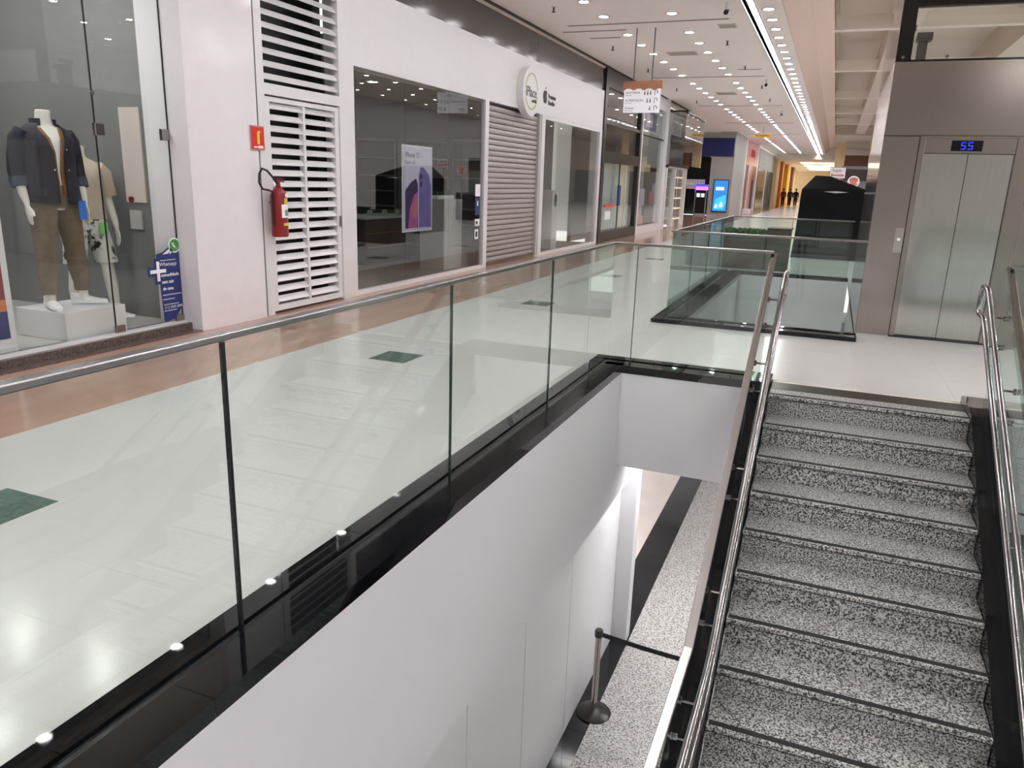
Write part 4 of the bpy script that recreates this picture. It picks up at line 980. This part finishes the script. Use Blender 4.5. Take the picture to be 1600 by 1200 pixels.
# ---- bank with blue fascia, facing up the walkway
BY = 46.84
struct('wall_bank_head', MB().box(-16,-5.6,BY,BY+.3,3.35,ZC), 'grey_light')
struct('wall_bank_pier', MB().box(-6.88,-5.6,BY,BY+.3,0,3.35), 'grey_light')
struct('wall_bank', MB().box(-16,-8.42,BY,BY+.3,0,3.35), 'grey_light')
struct('wall_bank_side', MB().box(-5.9,-5.6,BY+.3,52.2,0,ZC), 'grey_light')
bf = thing('fascia_board', 'broad navy blue fascia above the cash machine lobby', 'fascia', (-8,BY,3.35))
part('panel', MB().box(-12,-5.66,BY-.085,BY-.004,3.36,4.37), 'navy_fascia', bf, bevel=.01)
struct('wall_bank_recess', MB().box(-8.42,-6.98,BY+1.2,BY+1.3,0,3.35).box(-8.5,-8.42,BY,BY+1.3,0,3.35).box(-6.9,-6.88,BY+.3,BY+1.3,0,3.35).box(-8.42,-6.98,BY+.1,BY+1.2,3.3,3.35), 'black')
sc_ = thing('advert_screen', 'glowing blue advertising screen on the bank wall', 'screen', (-6.17,BY,.27))
part('casing', MB().box(-6.60,-5.74,BY-.06,BY,.22,2.06), 'channel', sc_)
part('picture', MB().box(-6.56,-5.78,BY-.068,BY-.06,.28,2.02), 'screen_blue', sc_)
part('picture_patch', MB().prism([(0,.1),(.6,.1),(.7,.5),(.66,.95),(.1,.7)], (-6.52,BY-.068,.28), U, Zv, .003), 'screen_cyan', sc_)
part('picture_patch', MB().box(-6.46,-5.98,BY-.071,BY-.068,1.46,1.66), 'screen_white', sc_)
part('picture_patch', MB().prism([(0,0),(.16,.0),(.2,.2),(.1,.24),(.02,.16)], (-6.46,BY-.071,.45), U, Zv, .003).prism([(0,0),(.2,.0),(.24,.2),(.12,.34),(.02,.2)], (-6.2,BY-.071,.5), U, Zv, .003), 'screen_white', sc_)
at = thing('cash_machine', 'dark cash machine with glowing pink and blue top in the bank lobby', 'cash machine', (-7.25,BY,0))
part('body', MB().box(-7.64,-7.03,BY-.02,BY+.6,0,1.42), 'black', at, bevel=.01)
part('surround', MB().box(-7.64,-7.60,BY-.03,BY,0,1.42).box(-7.01,-6.97,BY-.03,BY,0,1.42).box(-7.64,-6.97,BY-.03,BY,0,.10), 'grey_light', at)
part('screen', MB().box(-7.54,-7.34,BY-.03,BY-.02,1.04,1.26).box(-7.28,-7.08,BY-.03,BY-.02,1.04,1.26), 'screen_white', at)
part('glow_panel', MB().box(-7.62,-6.92,BY-.05,BY+.1,1.44,1.64), 'glow_pink', at); part('glow_panel', MB().box(-7.66,-6.90,BY-.05,BY+.1,1.64,1.76).box(-7.66,-7.60,BY-.05,BY,1.30,1.64), 'glow_blue', at)
ls = thing('letter_board', 'pale board with black capital letters in the bank lobby', 'sign', (-7.7,BY,1.6))
part('board', MB().box(-8.38,-7.15,BY+.12,BY+.16,1.78,2.04).box(-8.2,-7.68,BY+.12,BY+.16,1.5,1.78), 'white_print', ls)
text('lettering', 'O T O J E A I', .2, 'dark_print', ls, (-7.76,BY+.119,1.91), U, Zv, .002); text('lettering', '7 9 3', .2, 'dark_print', ls, (-7.93,BY+.119,1.64), U, Zv, .002)

# ---- red shop, black shop, warm far shops
def far_shop(name, y0, y1, x, zt, items, lab):
    r = sroot(name, lab)
    for nm, a, b, z0, z1, mt, dx in items:
        struct(nm, MB().box(x-.3,x+dx,a,b,z0,z1), mt, r)
far_shop('wall_red_shop', 52.2, 62, -5.55, 4.6, [('pier',52.2,53.0,0,ZC,'white_satin',0),('fascia',53,60.5,3.1,4.6,'rose',.02),('window',53,55.0,.1,3.1,'red_deep',-.06),('pier',55,55.6,0,3.1,'white_satin',.02),('pier',55.6,57.0,0,3.1,'rose',.03),('window',57,60,0,2.2,'brown_dark',-.08),('window',57,60,2.2,3.1,'red',-.04),('pier',60,61,0,ZC,'white_satin',.03)], 'red shopfront beyond the bank')
struct('base_box', MB().box(-5.5,-5.1,53.0,54.6,0,.3), 'white_satin').__setitem__('label', 'white plinth before the red shop')
rt_ = thing('fascia_lettering', 'red illuminated letters on the pink shop fascia', 'sign', (-5.53,56,3.8)); text('lettering', 'STUDIO', .7, 'red_sign', rt_, (-5.525,56.5,3.9), Y, Zv, .01)
far_shop('wall_black_shop', 61, 76, -5.5, 4.6, [('fascia',61,76,3.05,4.5,'grey_light',.03),('shutter',61.2,67.5,0,3.05,'dark_band',0),('pier',67.5,68.2,0,3.05,'white_satin',.04),('shutter',68.2,71.5,0,3.05,'black',0),('pier',71.5,72,0,3.05,'navy',.02),('shutter',72,76,0,3.05,'brown_dark',0)], 'black shopfront beyond the red shop')
bl = thing('fascia_lettering', 'pale capital letters on the black shop fascia', 'sign', (-5.46,65,3.6)); text('lettering', 'NAVE', .9, 'white_print', bl, (-5.465,66,3.75), Y, Zv, .01)
far_shop('wall_warm_shops', 76, 118, -5.4, 4.3, [('pier',76,78,0,4.3,'warm_wall',.2),('window',78,83,0,4.3,'warm_wall',0),('pier',83,85,0,4.3,'orange_panel',.3),('window',85,92,0,4.3,'cloth_maroon',-.1),('pier',92,95,0,4.3,'yellow_sign',.3),('window',95,103,0,4.3,'warm_wall',0),('pier',103,106,0,4.3,'brown',.3),('window',106,118,0,4.3,'warm_wall',0)], 'warm coloured shops at the far end')
for i in range(4):
    y0 = 84+9*i
    o = thing('ceiling_light_panel', 'bright warm light panel in the far end ceiling', 'ceiling light', (-1.6,y0,4.3), 'far light panels')
    part('lens', MB().box(-3.6,.4,y0,y0+4,4.27,4.30), 'far_panel', o); part('frame', MB().box(-3.7,.5,y0-.1,y0+4.1,4.28,4.302), 'white_paint', o)
struct('wall_far_right', MB().box(.35,2.4,66,66.3,2.7,4.3).box(.35,9,66.3,66.5,0,2.7), 'brown', label='brown fascia of the food shop at the far right')
struct('wall_far_counter', MB().box(.35,9,66,66.25,0,2.7), 'grey_light')
struct('wall_far_pier', MB().box(-.35,.35,66,66.5,0,5.3).box(1.7,2.1,55,55.4,0,5.3), 'warm_wall')

# ---- planter, covered kiosk, food signs
pn = thing('planter', 'dark brown planter box with low green plants at the lift void end', 'planter', (-1.3,17.2,0))
part('box', MB().box(-2.05,-1.20,16.75,17.6,0,.70), 'planter_brown', pn, bevel=.01)
part('soil', MB().box(-2.02,-1.19,16.78,17.57,.66,.71), 'brown_dark', pn)
m = MB(); m2 = MB()
for i in range(900):
    x = -2.03+.78*random.random(); y = 16.75+.8*random.random(); a = random.random()*6.28; h = .06+.09*random.random(); r = .03+.03*random.random()
    t = m if random.random() < .55 else m2; z = .69
    t.add([(x,y,z),(x+r*math.cos(a)-.015*math.sin(a),y+r*math.sin(a)+.015*math.cos(a),z+h*.6),(x+1.6*r*math.cos(a),y+1.6*r*math.sin(a),z+h),(x+r*math.cos(a)+.015*math.sin(a),y+r*math.sin(a)-.015*math.cos(a),z+h*.55)], [(0,1,2,3)])
part('foliage', m, 'leaf', pn)['kind'] = 'stuff'; part('foliage', m2, 'leaf_dark', pn)['kind'] = 'stuff'
bn = thing('waste_bin', 'tall brown box with dark lid beside the planter', 'bin', (-.95,16.9,0))
part('body', MB().box(-1.17,-.73,16.70,17.3,0,.84), 'planter_brown', bn, bevel=.01); part('lid', MB().box(-1.19,-.71,16.68,17.32,.84,.87), 'brown_dark', bn, bevel=.008)

kk = thing('covered_kiosk', 'kiosk wrapped in black tarpaulin with peaked top in the middle of the walkway', 'kiosk', (0,21.3,0))
n = 28; rows = []
kb = MB()
def kring(z, g, wob):
    pts = []
    for k in range(40):
        a = k/40*4; sd = int(a); f = a-sd
        cs_ = [(-1,-1),(1,-1),(1,1),(-1,1),(-1,-1)]; px = cs_[sd][0]+(cs_[sd+1][0]-cs_[sd][0])*f; py = cs_[sd][1]+(cs_[sd+1][1]-cs_[sd][1])*f
        w_ = wob*math.sin(k*2.3)*.02
        pts.append((-.02+px*(.76+g)+w_*px, 21.4+py*(.83+g)+w_*py, z))
    return pts
zs = [(0,.05,1.3),(.05,.04,1.2),(.6,.015,.8),(1.2,.0,.5),(1.6,-.005,.3),(1.68,-.02,.1)]
R_ = [kring(z, g, w_) for z, g, w_ in zs]; vs = [p for r in R_ for p in r]; fs = [(i*40+k, i*40+(k+1) % 40, (i+1)*40+(k+1) % 40, (i+1)*40+k) for i in range(len(R_)-1) for k in range(40)]
fs.append(tuple(range((len(R_)-1)*40, len(R_)*40))); kb.add(vs, fs)
part('wrap', kb, 'tarp', kk, smooth=True)
rf = MB(); rf.add([(-.76,20.58,1.675),(.72,20.58,1.675),(.72,22.2,1.675),(-.76,22.2,1.675),(-.50,20.9,2.0),(-.15,20.9,1.99),(.42,21.0,1.76),(-.50,21.9,2.0),(-.15,21.9,1.99),(.42,21.9,1.76)], [(0,1,6,5,4),(1,2,9,6),(2,3,7,8,9),(3,0,4,7),(4,5,8,7),(5,6,9,8)])
part('tarp_top', rf, 'tarp', kk)
part('strap', MB().prism([(-.28,0),(0,-.028),(.28,0),(0,.02)], (.02,20.555,1.62), U, Zv, .01), 'grey_light', kk)
fsn = thing('food_sign', 'white sign with red lettering on a post above the tarpaulin kiosk', 'sign', (-.1,23.6,0))
part('post', MB().tube([(-.03,23.6,0),(-.03,23.6,2.1)], .02, 8), 'grey_light', fsn)
part('board', MB().box(-.20,.19,23.58,23.62,1.99,2.27), 'white_print', fsn); part('border', MB().box(-.21,.20,23.585,23.60,1.98,2.28), 'red_deep', fsn)
text('lettering', 'Super', .11, 'red_deep', fsn, (-.02,23.578,2.19), U, Zv, .002); text('lettering', 'Brownie', .095, 'red_sign', fsn, (-.01,23.578,2.07), U, Zv, .002, bold=.003)
rd = thing('round_food_sign', 'round white sign with orange buns and red lettering beyond the kiosk', 'sign', (.5,26,1.9))
c_ = (.47,26,1.93)
part('disc', MB().disc(c_,U,Zv,.172,.04,36), 'white_print', rd); part('post', MB().tube([(.47,26.0,0),(.47,26.0,1.8)], .025, 8), 'grey_light', rd)
cap = [(.125*math.cos(a), .06+.06*math.sin(a)) for a in [PI*i/12 for i in range(13)]]
part('bun', MB().prism(cap, (c_[0],25.96,c_[2]), U, Zv, .004), 'orange_panel', rd); part('bun', MB().prism([(a,-b) for a, b in cap[::-1]], (c_[0],25.96,c_[2]), U, Zv, .004), 'orange_panel', rd)
text('lettering', 'BURGER', .062, 'red_sign', rd, (c_[0],25.955,c_[2]+.026), U, Zv, .003, bold=.003); text('lettering', 'KING', .068, 'red_sign', rd, (c_[0],25.955,c_[2]-.03), U, Zv, .003, bold=.003)
bl_ = thing('food_stall', 'low dark food counter with glazed front beyond the kiosk', 'counter', (1.3,28,0))
part('counter', MB().box(-.75,2.2,29,30,0,1.1), 'black', bl_, bevel=.01); part('back_board', MB().box(.1,2.2,30.2,30.3,0,2.5), 'grey_wall', bl_); part('menu_strip', MB().box(.2,2.2,30.17,30.2,2.0,2.4), 'brown_dark', bl_)

# ---- three people far down the walkway
def person(x, y, face, label, top, stride):
    o = (x, y, 0); rot = face
    t = thing('person', label, 'person', o)
    legs = {-1: leg(-1, stride, -.01), 1: leg(1, -stride, -.01)}
    arms = {sd: ([(0,sd*.16,1.40),(0,sd*.205,1.33),(-.02*sd*stride*10,sd*.235,1.12),(.05-.1*sd*stride,sd*.24,.94),(.07-.2*sd*stride,sd*.235,.87)], [.05,.05,.042,.034,.024]) for sd in (-1,1)}
    P = lambda mb: scaled(mb, .97, o, rot)
    b = part('body', P(body_mesh(legs, arms, True)), 'skin', t); remesh(b, .014)
    m = MB(); m.loft([(0,0,.80,.12,.16),(0,0,.9,.13,.18),(0,0,1.0,.122,.17)], 16)
    for sd in (-1,1): m.loft([(a,b_,c,d+.02,e+.02) for a,b_,c,d,e in legs[sd][1:]], 12)
    part('trousers', P(m), 'cloth_black', t, smooth=True)
    m = MB(); m.loft([(0,0,.90,.14,.19),(0,0,1.1,.125,.165),(.005,0,1.25,.135,.175),(0,0,1.36,.13,.185),(-.01,0,1.44,.09,.16),(-.012,0,1.49,.065,.07)], 18)
    for sd in (-1,1): m.tube([(a[0],a[1],a[2]) for a in arms[sd][0][:4]], [.062,.065,.055,.045], 10)
    part('top', P(m), top, t, smooth=True)
    m = MB(); m.loft([(-.03,0,1.60,.085,.078),(-.025,0,1.66,.10,.088),(-.01,0,1.73,.102,.088),(-.005,0,1.78,.07,.062),(-.005,0,1.80,.02,.02)], 14)
    part('hair', P(m), 'hair', t, smooth=True)
    for sd in (-1,1):
        lx, ly = legs[sd][0][0], legs[sd][0][1]; c, s = math.cos(rot), math.sin(rot)
        part('shoe', shoe(x+.97*(lx*c-ly*s), y+.97*(lx*s+ly*c), 0, rot, .97), 'black', t, smooth=True)
person(-4.75,82.5,PI/2,'person in dark clothes walking away on the shop side of a distant group','cloth_maroon',.12)
person(-4.15,83.2,PI/2,'person in navy top in the middle of a distant group of three','cloth_navy',-.1)
person(-3.55,81.8,PI/2,'person in black clothes on the kiosk side of a distant group','cloth_black',.16)
